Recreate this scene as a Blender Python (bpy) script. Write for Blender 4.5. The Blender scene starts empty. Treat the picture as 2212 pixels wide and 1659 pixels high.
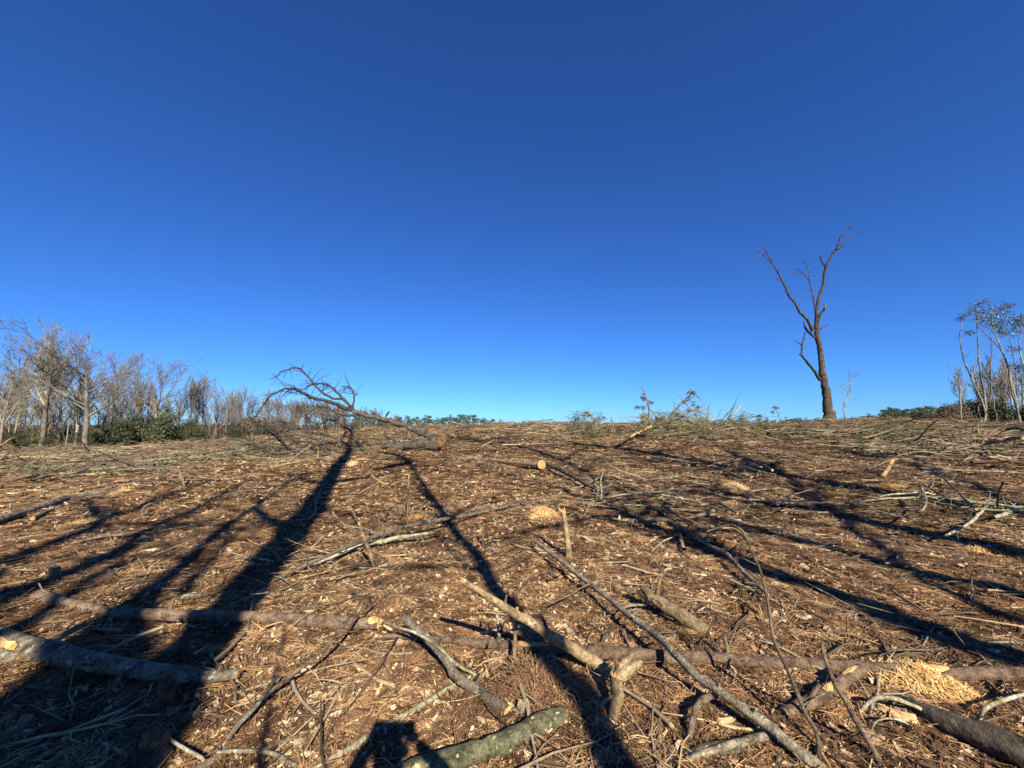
import bpy, math, random
import numpy as np
from mathutils import Vector, Matrix, Euler, Quaternion
R = math.radians
rng = random.Random(11)
nr = np.random.default_rng(5)
sc = bpy.context.scene

# ------------------------------------------------------------------ camera, sky, sun, exposure
HC = 1.70                                   # lens height
PITCH = R(5.86)
F = 833.0                                   # focal length in pixels of the 2212 px wide picture
cam_d = bpy.data.cameras.new('camera'); cam = bpy.data.objects.new('camera', cam_d)
sc.collection.objects.link(cam)
cam_d.sensor_fit = 'HORIZONTAL'; cam_d.sensor_width = 36; cam_d.lens = 36*F/2212
cam_d.clip_start = 0.05; cam_d.clip_end = 6000
cam.location = (0, 0, HC); cam.rotation_euler = (R(90)+PITCH, 0, 0)
sc.camera = cam
SUN_EL, SHADOW_AZ = R(34.0), R(-17.0)        # shadows run to azimuth -17 (left of the view axis)
AX = Vector((math.sin(SHADOW_AZ), math.cos(SHADOW_AZ), 0))       # along the shadows
SUN = (-AX*math.cos(SUN_EL) + Vector((0, 0, math.sin(SUN_EL)))).normalized()   # towards the sun
w = bpy.data.worlds.new('World'); sc.world = w; w.use_nodes = True
nt = w.node_tree; bg = nt.nodes['Background']
sky = nt.nodes.new('ShaderNodeTexSky'); sky.sky_type = 'NISHITA'; sky.sun_disc = False
sky.sun_elevation = SUN_EL; sky.sun_rotation = math.atan2(SUN.x, SUN.y)
sky.altitude = 1200; sky.air_density = 1.0; sky.dust_density = 0.0; sky.ozone_density = 3.0
hs = nt.nodes.new('ShaderNodeMix'); hs.data_type = 'RGBA'; hs.blend_type = 'MULTIPLY'; hs.inputs[0].default_value = 1
hs.inputs[7].default_value = (.44, .98, 1.9, 1)      # the phone's saturated blue
nt.links.new(sky.outputs[0], hs.inputs[6]); nt.links.new(hs.outputs[2], bg.inputs['Color'])
bg.inputs['Strength'].default_value = 0.0375
sd = bpy.data.lights.new('sun', 'SUN'); so = bpy.data.objects.new('sun', sd); sc.collection.objects.link(so)
sd.energy = 5.0; sd.angle = R(0.53); sd.color = (1.0, 0.90, 0.745)
so.rotation_euler = (-SUN).to_track_quat('-Z', 'Y').to_euler(); so.location = (0, 0, 40)
sc.view_settings.view_transform = 'Standard'; sc.view_settings.look = 'None'
sc.view_settings.exposure = 1.1; sc.view_settings.gamma = 1.0; sc.view_settings.use_curve_mapping = False
sc.cycles.max_bounces = 5; sc.cycles.diffuse_bounces = 2; sc.cycles.transparent_max_bounces = 4

# ------------------------------------------------------------------ terrain
ZU = np.array([-1.6, -1.33, -0.97, -0.72, -0.5, -0.25, 0.1, 0.7, 0.9, 1.1, 1.33, 1.6])
ZV = np.array([-1.0, -0.85, -0.62, -0.1, 0.78, 1.42, 1.60, 1.62, 1.95, 1.95, 1.62, 1.5])
CREST = 38.0
_s = np.random.default_rng(3)
SINES = [(a, _s.uniform(0, 6.28), f, _s.uniform(0, 6.28)) for a, f in
         [(.045, .55), (.04, .8), (.035, 1.1), (.022, 1.7), (.02, 2.3), (.014, 3.3), (.012, 4.6), (.010, 6.5), (.008, 9.1), (.006, 13.), (.005, 18.)]]
def terrain(x, y, fine=True):
    x = np.asarray(x, float); y = np.asarray(y, float)
    u = x/np.maximum(y, 22)
    zb = np.interp(u, ZU, ZV)
    t = np.clip((y-3)/(CREST-3), 0, 1); s = t*t*(3-2*t)
    z = zb*s
    drop = np.clip((u+.62)/.3, 0, 1)
    b = np.clip(y-CREST-1, 0, 160)
    z = z - drop*(b*0.035)
    z = z - 0.02*np.clip(y-CREST, 0, 30)*(1-drop)*0
    amp = np.clip(np.hypot(x, y)/6, .25, 1)
    for a, p, f, q in (SINES if fine else SINES[:1]):
        z = z + a*amp*np.sin((x*math.cos(q)+y*math.sin(q))*f + p + .7*np.sin((x*math.sin(q)-y*math.cos(q))*f*.63))*(1 if f > 1 else np.clip(np.hypot(x, y)/5, 0, 1))
    return z
def tz(x, y): return float(terrain(x, y))
def ray(px, py):
    a = (px-1106)/F; b = -(py-829.5)/F
    return Vector((a, math.cos(PITCH)-b*math.sin(PITCH), math.sin(PITCH)+b*math.cos(PITCH)))
_T = np.concatenate([np.arange(.8, 12, .04), np.arange(12, 60, .12)])
def gp(px, py, h=0.0, fine=True):
    """where the line of sight through a pixel is h above the ground"""
    d = ray(px, py); d = d/d.y
    zz = HC + _T*d.z - terrain(_T*d.x, _T, fine) - h
    k = np.nonzero(zz < 0)[0]
    if len(k) == 0: t = CREST-1
    else:
        k = k[0]
        if k == 0: t = _T[0]
        else:
            a, b = zz[k-1], zz[k]; t = _T[k-1] + (_T[k]-_T[k-1])*a/(a-b)
    return Vector((t*d.x, t, HC+t*d.z))
def dp(px, py, Y):
    d = ray(px, py); d = d*(Y/d.y)
    return Vector((d.x, d.y, HC+d.z))
# transforms from the enlargements to picture pixels
REG = {'D': (1, 0, 0), 'z1': (.25, 0, 995.4), 'zb': (.25, 0, 1244.3), 'z3': (.25, 553, 1244.3), 'z4': (.25, 1106, 1244.3),
       'z5': (.25, 1659, 1244.3), 'z6': (.25, 553, 940), 'z7': (.25, 1106, 940), 'z8': (.25, 1659, 885),
       'r1': (.275, 0, 636), 'r2': (.25, 497.7, 746.6), 'r3': (.275, 995.4, 774.2), 'r4': (.3168, 1548.4, 442.4), 'r5': (.2333, 1769.6, 608.3)}
def T(reg, pts):
    k, ox, oy = REG[reg]
    return [(p[0]*k+ox, p[1]*k+oy) for p in pts]

# ------------------------------------------------------------------ materials
K = 1.0
def dk(c): return tuple(v*K for v in c)
def newmat(name):
    m = bpy.data.materials.new(name); m.use_nodes = True
    return m, m.node_tree, m.node_tree.nodes['Principled BSDF']
def ramp(t, stops, interp='LINEAR'):
    n = t.nodes.new('ShaderNodeValToRGB'); cr = n.color_ramp; cr.interpolation = interp
    while len(cr.elements) < len(stops): cr.elements.new(.5)
    for e, (p, c) in zip(cr.elements, stops): e.position = p; e.color = (*c, 1)
    return n
def noise_n(t, vec, scale, detail=5, rough=.6, dist=0):
    n = t.nodes.new('ShaderNodeTexNoise'); n.inputs['Scale'].default_value = scale
    n.inputs['Detail'].default_value = detail; n.inputs['Roughness'].default_value = rough; n.inputs['Distortion'].default_value = dist
    if vec is not None: t.links.new(vec, n.inputs['Vector'])
    return n
def mixc(t, fac, a, b, blend='MIX'):
    n = t.nodes.new('ShaderNodeMix'); n.data_type = 'RGBA'; n.blend_type = blend
    for sock, v in ((n.inputs[0], fac), (n.inputs[6], a), (n.inputs[7], b)):
        if hasattr(v, 'is_linked') or hasattr(v, 'links'): t.links.new(v, sock)
        elif isinstance(v, tuple): sock.default_value = (*v, 1)
        else: sock.default_value = v
    return n.outputs[2]
def bark(name, dark, light, spot=None, spot_amt=.62, scale=9, bump=.6, stretch=(1, 1, 1)):
    m, t, b = newmat(name)
    tc = t.nodes.new('ShaderNodeTexCoord')
    oi = t.nodes.new('ShaderNodeObjectInfo')
    mp = t.nodes.new('ShaderNodeMapping'); mp.inputs['Scale'].default_value = stretch
    t.links.new(tc.outputs['Object'], mp.inputs['Vector'])
    n1 = noise_n(t, mp.outputs[0], scale, 8, .7)
    n2 = noise_n(t, mp.outputs[0], scale*5, 4, .7)
    dark, light = dk(dark), dk(light); spot = dk(spot) if spot else None
    r = ramp(t, [(.38, dark), (.5, tuple((a+c)/2 for a, c in zip(dark, light))), (.64, light)])
    t.links.new(n1.outputs[0], r.inputs[0])
    col = r.outputs[0]
    col = mixc(t, .55, col, ramp_out(t, n2.outputs[0], [(.36, (.3, .28, .26)), (.6, (1.3, 1.3, 1.3)), (.72, (1.6, 1.6, 1.55))]), 'MULTIPLY')
    if spot:
        n3 = noise_n(t, mp.outputs[0], scale*1.4, 5, .65)
        s = ramp(t, [(spot_amt-.03, (0, 0, 0)), (spot_amt+.03, (1, 1, 1))]); t.links.new(n3.outputs[0], s.inputs[0])
        col = mixc(t, s.outputs[0], col, spot)
    hv = t.nodes.new('ShaderNodeHueSaturation'); t.links.new(col, hv.inputs['Color'])
    mr = t.nodes.new('ShaderNodeMapRange'); mr.inputs[3].default_value = .75; mr.inputs[4].default_value = 1.3
    t.links.new(oi.outputs['Random'], mr.inputs[0]); t.links.new(mr.outputs[0], hv.inputs['Value'])
    t.links.new(hv.outputs[0], b.inputs['Base Color'])
    b.inputs['Roughness'].default_value = .9; b.inputs['Specular IOR Level'].default_value = .25
    bu = t.nodes.new('ShaderNodeBump'); bu.inputs['Strength'].default_value = bump; bu.inputs['Distance'].default_value = .02
    t.links.new(n2.outputs[0], bu.inputs['Height']); t.links.new(bu.outputs[0], b.inputs['Normal'])
    return m
def ramp_out(t, fac, stops):
    r = ramp(t, stops); t.links.new(fac, r.inputs[0]); return r.outputs[0]
def varied(name, stops, rough=.85, nscale=30, trans=False, nmul=((.3, (.6, .6, .6)), (.7, (1.3, 1.3, 1.3))), spec=.2):
    """colour by the random number of each object or instance, with fine grain"""
    m, t, b = newmat(name)
    oi = t.nodes.new('ShaderNodeObjectInfo'); tc = t.nodes.new('ShaderNodeTexCoord')
    c = ramp_out(t, oi.outputs['Random'], [(p_, dk(c_)) for p_, c_ in stops])
    n = noise_n(t, tc.outputs['Object'], nscale, 3, .6)
    c = mixc(t, .8, c, ramp_out(t, n.outputs[0], list(nmul)), 'MULTIPLY')
    t.links.new(c, b.inputs['Base Color']); b.inputs['Roughness'].default_value = rough; b.inputs['Specular IOR Level'].default_value = spec
    return m
M = {}
M['grey'] = bark('grey_bark', (.06, .05, .033), (.31, .26, .18), (.40, .38, .27), .62, scale=12, bump=1)
M['brown'] = bark('brown_bark', (.055, .038, .023), (.27, .205, .135), (.34, .30, .21), .66, scale=12, bump=1)
M['pine'] = bark('pinkish_pine_bark', (.07, .045, .027), (.27, .19, .125), (.34, .19, .08), .67, scale=14, bump=1)
M['tan'] = bark('tan_bark', (.10, .068, .036), (.34, .25, .135), (.46, .37, .22), .62)
M['moss'] = bark('mossy_bark', (.03, .03, .016), (.145, .14, .075), (.42, .36, .19), .62, scale=16)
M['pale'] = bark('pale_lichen_bark', (.12, .11, .065), (.37, .35, .22), (.48, .47, .36), .6)
M['dark'] = bark('weathered_dark_wood', (.022, .018, .014), (.12, .095, .065), (.17, .16, .10), .66, scale=7, stretch=(1, 1, 1))
M['snag'] = bark('snag_bark', (.02, .016, .011), (.10, .078, .053), (.20, .18, .14), .68, scale=3.2, bump=1)
M['limb'] = bark('fallen_tree_bark', (.03, .025, .019), (.13, .11, .085), (.24, .22, .18), .68, scale=5)
M['darklimb'] = bark('dark_fallen_limb_bark', (.02, .017, .014), (.085, .072, .058), (.17, .16, .13), .7, scale=5)
M['cut'] = bark('fresh_cut_wood', (.34, .18, .06), (.66, .44, .19), (.72, .55, .30), .64, scale=18)
M['cutbrown'] = bark('weathered_cut_wood', (.06, .032, .014), (.24, .14, .065), None, scale=12)
M['forest'] = bark('grey_forest_bark', (.075, .065, .048), (.23, .20, .155), None, scale=1.5, bump=.3)
M['forest_w'] = bark('pale_forest_bark', (.11, .10, .075), (.31, .285, .225), None, scale=1.5, bump=.3)
M['twig'] = bark('forest_twigs', (.13, .12, .09), (.28, .25, .185), None, scale=.6, bump=0)
M['twigred'] = bark('reddish_forest_twigs', (.12, .105, .078), (.25, .21, .155), None, scale=.6, bump=0)
M['stick'] = varied('loose_stick_bark', [(0, (.05, .033, .02)), (.3, (.11, .075, .045)), (.6, (.19, .135, .085)), (.82, (.28, .225, .15)), (.94, (.42, .30, .16)), (1, (.38, .36, .27))], nscale=14)
M['chip'] = varied('wood_chip', [(0, (.28, .17, .08)), (.3, (.47, .32, .16)), (.65, (.66, .48, .26)), (1, (.76, .61, .39))], nscale=40)
M['leaf'] = varied('dry_leaf', [(0, (.075, .04, .024)), (.2, (.17, .095, .055)), (.4, (.28, .18, .105)), (.6, (.40, .275, .17)), (.78, (.36, .25, .155)), (.9, (.52, .39, .235)), (.96, (.25, .10, .055)), (1, (.44, .36, .29))], nscale=25)
M['needle'] = varied('pine_needles', [(0, (.05, .028, .015)), (.4, (.14, .078, .04)), (.75, (.28, .155, .07)), (1, (.45, .29, .145))], nscale=9)
M['ever'] = varied('evergreen_leaves', [(0, (.03, .036, .017)), (.5, (.055, .064, .03)), (1, (.10, .108, .05))], nscale=3, rough=.6)
M['pinegreen'] = varied('pine_foliage', [(0, (.035, .055, .022)), (.5, (.055, .08, .03)), (1, (.09, .115, .05))], nscale=2, rough=.7)
M['farpine'] = varied('far_pine_foliage', [(0, (.045, .07, .04)), (.5, (.06, .09, .045)), (1, (.08, .11, .05))], nscale=.8, rough=.8)
M['glossleaf'] = varied('glossy_tree_leaves', [(0, (.05, .065, .03)), (1, (.11, .13, .065))], nscale=3, rough=.42, spec=.45)
M['slashgreen'] = varied('cut_pine_needles', [(0, (.065, .075, .032)), (.6, (.12, .125, .06)), (1, (.18, .16, .08))], nscale=4, rough=.7)
M['brush'] = varied('brown_brush', [(0, (.06, .045, .03)), (.5, (.11, .085, .055)), (1, (.17, .13, .085))], nscale=3)

def ground_mat():
    m, t, b = newmat('needle_litter_soil')
    g = t.nodes.new('ShaderNodeNewGeometry')
    P = g.outputs['Position']
    n1 = noise_n(t, P, 38, 6, .75, .6)
    n2 = noise_n(t, P, 6, 6, .7)
    n3 = noise_n(t, P, .45, 4, .6)
    mp = t.nodes.new('ShaderNodeMapping'); mp.inputs['Scale'].default_value = (1, 2.4, 1); mp.inputs['Rotation'].default_value = (0, 0, .5)
    t.links.new(P, mp.inputs[0])
    v = t.nodes.new('ShaderNodeTexVoronoi'); v.inputs['Scale'].default_value = 22; t.links.new(mp.outputs[0], v.inputs['Vector'])
    c = ramp_out(t, n1.outputs[0], [(.3, (.018, .011, .007)), (.48, (.073, .039, .022)), (.62, (.155, .09, .05)), (.75, (.29, .19, .10))])
    c2 = ramp_out(t, v.outputs['Color'], [(0, (.5, .45, .42)), (.6, (.95, .9, .85)), (.9, (1.3, 1.2, 1.1)), (1, (2.1, 1.9, 1.5))])
    c = mixc(t, .7, c, c2, 'MULTIPLY')
    c = mixc(t, .6, c, ramp_out(t, n2.outputs[0], [(.3, (.6, .55, .5)), (.7, (1.35, 1.35, 1.3))]), 'MULTIPLY')
    # tan and grey patches where the litter is scraped or dusted with sawdust
    s = ramp_out(t, n3.outputs[0], [(.5, (0, 0, 0)), (.68, (.6, .6, .6))])
    c = mixc(t, s, c, mixc(t, 1.0, c, (1.55, 1.5, 1.35), 'MULTIPLY'))
    t.links.new(c, b.inputs['Base Color']); b.inputs['Roughness'].default_value = .95; b.inputs['Specular IOR Level'].default_value = .1
    bu = t.nodes.new('ShaderNodeBump'); bu.inputs['Strength'].default_value = 1; bu.inputs['Distance'].default_value = .03
    t.links.new(n1.outputs[0], bu.inputs['Height']); t.links.new(bu.outputs[0], b.inputs['Normal'])
    return m
M['ground'] = ground_mat()

# ------------------------------------------------------------------ mesh helpers
class MB:
    def __init__(s): s.v = []; s.f = []; s.m = []; s.n = 0
    def add(s, v, f, m=0):
        o = s.n; s.v.extend(v); s.n += len(v)
        s.f.extend([tuple(i+o for i in q) for q in f]); s.m.extend([m]*len(f))
    def mesh(s, name, mats, smooth=True, origin=None):
        me = bpy.data.meshes.new(name)
        v = np.array([tuple(p) for p in s.v], float)
        if origin is not None: v = v - np.array(tuple(origin))
        me.from_pydata(v.tolist(), [], s.f)
        for m in mats: me.materials.append(m)
        if any(s.m): me.polygons.foreach_set('material_index', s.m)
        if smooth: me.polygons.foreach_set('use_smooth', [True]*len(s.f))
        me.update(); return me
    def obj(s, name, mats, parent=None, origin=None, smooth=True):
        """origin: a world point for a top-level object; a child shares its parent's origin"""
        if parent is not None and origin is None: origin = parent.location
        me = s.mesh(name, mats, smooth, origin)
        o = bpy.data.objects.new(name, me); sc.collection.objects.link(o)
        if parent is not None: o.parent = parent
        elif origin is not None: o.location = origin
        return o
def tag(o, label=None, cat=None, group=None, kind=None):
    for k, v in (('label', label), ('category', cat), ('group', group), ('kind', kind)):
        if v: o[k] = v
    return o
def empty(name, loc, label=None, cat=None, group=None, rz=0):
    o = bpy.data.objects.new(name, None); sc.collection.objects.link(o); o.location = loc; o.rotation_euler.z = rz
    o.empty_display_size = .2
    return tag(o, label, cat, group)
def dup(o, loc=None, rz=None, scale=None, parent=None):
    c = o.copy(); sc.collection.objects.link(c)
    if parent is not None: c.parent = parent
    if loc is not None: c.location = loc
    if rz is not None: c.rotation_euler.z = rz
    if scale is not None: c.scale = scale if hasattr(scale, '__len__') else (scale,)*3
    for ch in o.children: dup(ch, parent=c)
    return c
def smoothpath(pts, rad, sub):
    """Catmull-Rom"""
    n = len(pts); P = []; Q = []
    for i in range(n-1):
        p0 = pts[max(i-1, 0)]; p1 = pts[i]; p2 = pts[i+1]; p3 = pts[min(i+2, n-1)]
        for k in range(sub):
            t = k/sub
            P.append(.5*((2*p1)+(p2-p0)*t+(2*p0-5*p1+4*p2-p3)*t*t+(3*p1-p0-3*p2+p3)*t*t*t)); Q.append(rad[i]*(1-t)+rad[i+1]*t)
    P.append(pts[-1]); Q.append(rad[-1]); return P, Q
def tube(mb, pts, rad, n=6, mat=0, cap=None, jag=0.0, rough=0.0, rg=rng, cap0=None):
    """a tapered tube; cap/cap0 = material index of the end faces; jag = length of splinters at the end"""
    N = len(pts)
    d = pts[1]-pts[0]
    u = d.orthogonal().normalized(); vs = []
    for i in range(N):
        if i == 0: t = pts[1]-pts[0]
        elif i == N-1: t = pts[-1]-pts[-2]
        else: t = pts[i+1]-pts[i-1]
        if t.length < 1e-7: t = d
        t = t.normalized()
        u = (u - t*u.dot(t))
        u = u.normalized() if u.length > 1e-6 else t.orthogonal().normalized()
        w_ = t.cross(u); r = rad[i]
        for k in range(n):
            a = 2*math.pi*k/n; rr = r*(1+(rg.uniform(-rough, rough) if rough else 0))
            vs.append(pts[i]+u*(math.cos(a)*rr)+w_*(math.sin(a)*rr))
    fs = [(i*n+k, i*n+(k+1) % n, (i+1)*n+(k+1) % n, (i+1)*n+k) for i in range(N-1) for k in range(n)]
    mb.add(vs, fs, mat)
    for end, c in ((1, cap), (0, cap0)):
        if c is None: continue
        idx = (N-1) if end else 0
        t = (pts[-1]-pts[-2]).normalized() if end else (pts[0]-pts[1]).normalized()
        ring = vs[idx*n:(idx+1)*n]; r = rad[idx]
        if jag > 0:
            # splintered end: raised uneven crown of spikes
            v2 = list(ring); f2 = []; base = len(v2)
            cen = sum(ring, Vector())/n
            v2.append(cen + t*jag*.35)
            for k in range(n):
                mid = (ring[k]+ring[(k+1) % n])/2
                v2.append(mid*.82+cen*.18 + t*jag*rg.uniform(.1, 1.0))
            for k in range(n):
                f2 += [(k, (k+1) % n, base+1+k), ((k+1) % n, base, base+1+k), (k, base+1+k, base)]
            mb.add(v2, f2, c)
        else:
            cen = sum(ring, Vector())/n + t*r*.04
            q = [cen+(p-cen)*.985+t*r*.03 for p in ring]
            mb.add(list(q)+[cen], [(k, (k+1) % n, n) for k in range(n)], c)
def wob(pts, rad, rg, amt):
    out = []
    for i, p in enumerate(pts):
        a = amt*rad[i] if 0 < i < len(pts)-1 else 0
        out.append(p+Vector((rg.uniform(-a, a), rg.uniform(-a, a), rg.uniform(-a, a)))) 
    return out
def pw(px, Y): return px*Y/F                # pixels to metres at a depth

# ------------------------------------------------------------------ branching growth
def rdir(rg): 
    v = Vector((rg.gauss(0, 1), rg.gauss(0, 1), rg.gauss(0, 1)))
    return v.normalized()
def grow(mbs, p, d, L, r, lev, rg, spec):
    """mbs: mesh builder per level; spec: dict(max, kids, ratio, up, wig, ang)"""
    nseg = 6 if lev == 0 else (4 if lev < spec['max'] else 3)
    pts = [p.copy()]; rad = [r]; dd = d.normalized(); end = r*spec.get('taper', .35) if lev else r*spec.get('taper0', .4)
    nodes = []
    for i in range(nseg):
        dd = (dd + rdir(rg)*spec['wig']*(1 if lev else .4) + Vector((0, 0, spec['up']*(1 if lev else .2)))).normalized()
        pts.append(pts[-1]+dd*(L/nseg)); f = (i+1)/nseg; rad.append(r*(1-f)+end*f); nodes.append((pts[-1].copy(), dd.copy(), rad[-1], f))
    sides = [7, 5, 4, 3, 3, 3][min(lev, 5)]
    tube(mbs[min(lev, len(mbs)-1)], pts, rad, sides)
    if lev >= spec['max']: return
    k = spec['kids'][lev]
    for j in range(k):
        f = spec.get('first', .35)+(1-spec.get('first', .35))*(j+.5*rg.random()+.3)/k if lev == 0 else .15+.85*(j+rg.random())/k
        f = min(f, .999); x = f*nseg; i = min(int(x), nseg-1); q = pts[i].lerp(pts[i+1], x-i); rr = rad[i]*(1-(x-i))+rad[i+1]*(x-i)
        ax = (pts[i+1]-pts[i]).normalized(); side = ax.orthogonal().normalized()
        side.rotate(Quaternion(ax, rg.uniform(0, 6.283)))
        an = R(spec['ang']*rg.uniform(.6, 1.35)); nd = ax*math.cos(an)+side*math.sin(an)
        nl = L*spec['ratio'][lev]*(1-.45*f*(1 if lev == 0 else .8))*rg.uniform(.65, 1.2)
        grow(mbs, q, nd, nl, max(rr*spec.get('rk', .6)*rg.uniform(.7, 1), spec.get('rmin', .006)), lev+1, rg, spec)

# ------------------------------------------------------------------ ground sheet
def build_ground():
    nA, rr = 560, [0.0]
    r = .35
    while r < 12: rr.append(r); r *= 1.0155
    while r < 2500: rr.append(r); r *= 1.03
    rr = np.array(rr[1:]); A = np.linspace(0, 2*math.pi, nA, endpoint=False)
    # finer in front of the camera
    A = A - .55*np.sin(2*A)*.0
    X = rr[:, None]*np.sin(A)[None]; Y = rr[:, None]*np.cos(A)[None]
    Z = terrain(X, Y)
    far = np.clip((rr-250)/800, 0, 1)[:, None]
    Z = Z*(1-far) - 5*far
    V = np.stack([X, Y, Z], -1).reshape(-1, 3)
    V = np.vstack([V, [[0, 0, tz(0, 0)]]])
    k = np.arange(nA); k2 = (k+1) % nA; F_ = []
    for i in range(len(rr)-1):
        F_.append(np.stack([i*nA+k, (i+1)*nA+k, (i+1)*nA+k2, i*nA+k2], -1))
    F_ = np.vstack(F_).tolist() + [[int(a), int(b), len(V)-1] for a, b in zip(k2, k)]
    me = bpy.data.meshes.new('ground'); me.from_pydata(V.tolist(), [], [tuple(reversed(f)) for f in F_])
    me.materials.append(M['ground']); me.polygons.foreach_set('use_smooth', [True]*len(F_)); me.update()
    o = bpy.data.objects.new('ground', me); sc.collection.objects.link(o)
    tag(o, 'brown cleared ground of needles, leaves and wood debris rising to a low crest', 'ground', kind='structure')
    return o
ground = build_ground()

# ------------------------------------------------------------------ scatter by geometry nodes
def scatter(name, loc, rot, scl, protos, label, cat, parent=None):
    col = bpy.data.collections.new(name+'_pieces')
    for me in protos: col.objects.link(bpy.data.objects.new(me.name, me))
    n = len(loc)
    me = bpy.data.meshes.new(name); me.vertices.add(n); me.vertices.foreach_set('co', np.asarray(loc, np.float32).ravel())
    a = me.attributes.new('rot', 'FLOAT_VECTOR', 'POINT'); a.data.foreach_set('vector', np.asarray(rot, np.float32).ravel())
    a = me.attributes.new('scl', 'FLOAT', 'POINT'); a.data.foreach_set('value', np.asarray(scl, np.float32))
    a = me.attributes.new('idx', 'INT', 'POINT'); a.data.foreach_set('value', nr.integers(0, len(protos), n).astype(np.int32))
    for mt in protos[0].materials: me.materials.append(mt)
    o = bpy.data.objects.new(name, me); sc.collection.objects.link(o)
    ng = bpy.data.node_groups.new(name, 'GeometryNodeTree')
    ng.interface.new_socket('Geometry', in_out='INPUT', socket_type='NodeSocketGeometry')
    ng.interface.new_socket('Geometry', in_out='OUTPUT', socket_type='NodeSocketGeometry')
    gi = ng.nodes.new('NodeGroupInput'); go = ng.nodes.new('NodeGroupOutput')
    ci = ng.nodes.new('GeometryNodeCollectionInfo'); ci.inputs['Collection'].default_value = col
    ci.inputs['Separate Children'].default_value = True; ci.inputs['Reset Children'].default_value = True
    ip = ng.nodes.new('GeometryNodeInstanceOnPoints'); ip.inputs['Pick Instance'].default_value = True
    def attr(nm, ty):
        x = ng.nodes.new('GeometryNodeInputNamedAttribute'); x.data_type = ty; x.inputs['Name'].default_value = nm
        return [s for s in x.outputs if s.enabled][0]
    L = ng.links.new
    L(gi.outputs[0], ip.inputs['Points']); L(ci.outputs[0], ip.inputs['Instance'])
    L(attr('idx', 'INT'), ip.inputs['Instance Index']); L(attr('scl', 'FLOAT'), ip.inputs['Scale'])
    e2r = ng.nodes.new('FunctionNodeEulerToRotation'); L(attr('rot', 'FLOAT_VECTOR'), e2r.inputs[0]); L(e2r.outputs[0], ip.inputs['Rotation'])
    L(ip.outputs[0], go.inputs[0])
    md = o.modifiers.new('scatter', 'NODES'); md.node_group = ng
    return tag(o, label, cat, kind='stuff')
def field(n, d0, p, dmax, umax=1.55, dmin=1.2):
    """ground points whose density is even out to d0 and then falls as distance**-p"""
    d = np.linspace(dmin, dmax, 4000); w_ = d*np.where(d < d0, 1, (d0/d)**p)
    c = np.cumsum(w_); c /= c[-1]
    Y = np.interp(nr.random(n), c, d); X = nr.uniform(-umax, umax, n)*Y + nr.uniform(-1, 1, n)*.6
    return X, Y
def patch(x, y, f, seed):
    q = np.random.default_rng(seed); v = np.zeros_like(x)
    for k in range(7):
        a = q.uniform(0, 6.28); ff = f*q.uniform(.5, 2.2); v += np.sin((x*math.cos(a)+y*math.sin(a))*ff+q.uniform(0, 6.28))
    return v/7**.5/.7
# prototypes
def leaf_mesh(k):
    rg = random.Random(100+k); n = 11; L = 1.0; vs = [Vector((0, 0, 0))]
    curl = rg.uniform(-.5, .9); tw = rg.uniform(-.4, .4)
    for i in range(n):
        a = 2*math.pi*i/n; lob = (1 if k % 3 == 0 else (.62 if i % 2 else 1.0))
        r = (.5*abs(math.cos(a))**1.0*.55+.27)*lob*rg.uniform(.85, 1.15)
        x, y = r*math.cos(a), r*math.sin(a)
        vs.append(Vector((x, y, curl*(y*y*1.8-.05)+tw*x*y+rg.uniform(-.04, .04)+.25*curl*x*x)))
    mb = MB(); mb.add(vs, [(0, i+1, (i+1) % n+1) for i in range(n)])
    return mb.mesh('leaf', [M['leaf']], smooth=False)
def chip_mesh(k):
    rg = random.Random(200+k); L = rg.uniform(.6, 1.3); W = rg.uniform(.10, .38); H = rg.uniform(.03, .1)
    vs = []
    for x in (-L/2, 0, L/2):
        w0 = W*rg.uniform(.25, 1) if x else W; off = rg.uniform(-.06, .06)
        for y in (-w0/2, w0/2):
            for z in (0, H*rg.uniform(.4, 1)): vs.append(Vector((x+rg.uniform(-.1, .1), y+off, z+(.05*rg.random() if x else 0))))
    fs = []
    for a in (0, 4): fs += [(a, a+4, a+5, a+1), (a+2, a+3, a+7, a+6), (a+1, a+5, a+7, a+3), (a, a+2, a+6, a+4)]
    fs += [(0, 1, 3, 2), (8, 10, 11, 9)]
    mb = MB(); mb.add(vs, fs); return mb.mesh('wood_chip', [M['chip']], smooth=False)
def needle_mesh(k, n=16, mat='needle', spread=.7, wid=.011):
    rg = random.Random(300+k); mb = MB()
    for i in range(n):
        a = rg.gauss(0, spread); c = Vector((rg.uniform(-.25, .25), rg.uniform(-.3, .3), rg.uniform(0, .1)))
        L = rg.uniform(.5, 1.1); d = Vector((math.cos(a), math.sin(a), rg.uniform(-.08, .12))); s = Vector((-d.y, d.x, 0)).normalized()
        b = rg.uniform(-.12, .12); w_ = wid*rg.uniform(.7, 1.3)
        pts = [c-d*L/2, c+s*b+Vector((0, 0, .05)), c+d*L/2]
        vs = []
        for j, q in enumerate(pts): 
            ww = w_*(1 if j == 1 else .6); vs += [q-s*ww, q+s*ww+Vector((0, 0, ww*.8))]
        mb.add(vs, [(0, 2, 3, 1), (2, 4, 5, 3)])
    return mb.mesh('needle_tuft', [M[mat]], smooth=False)
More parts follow.
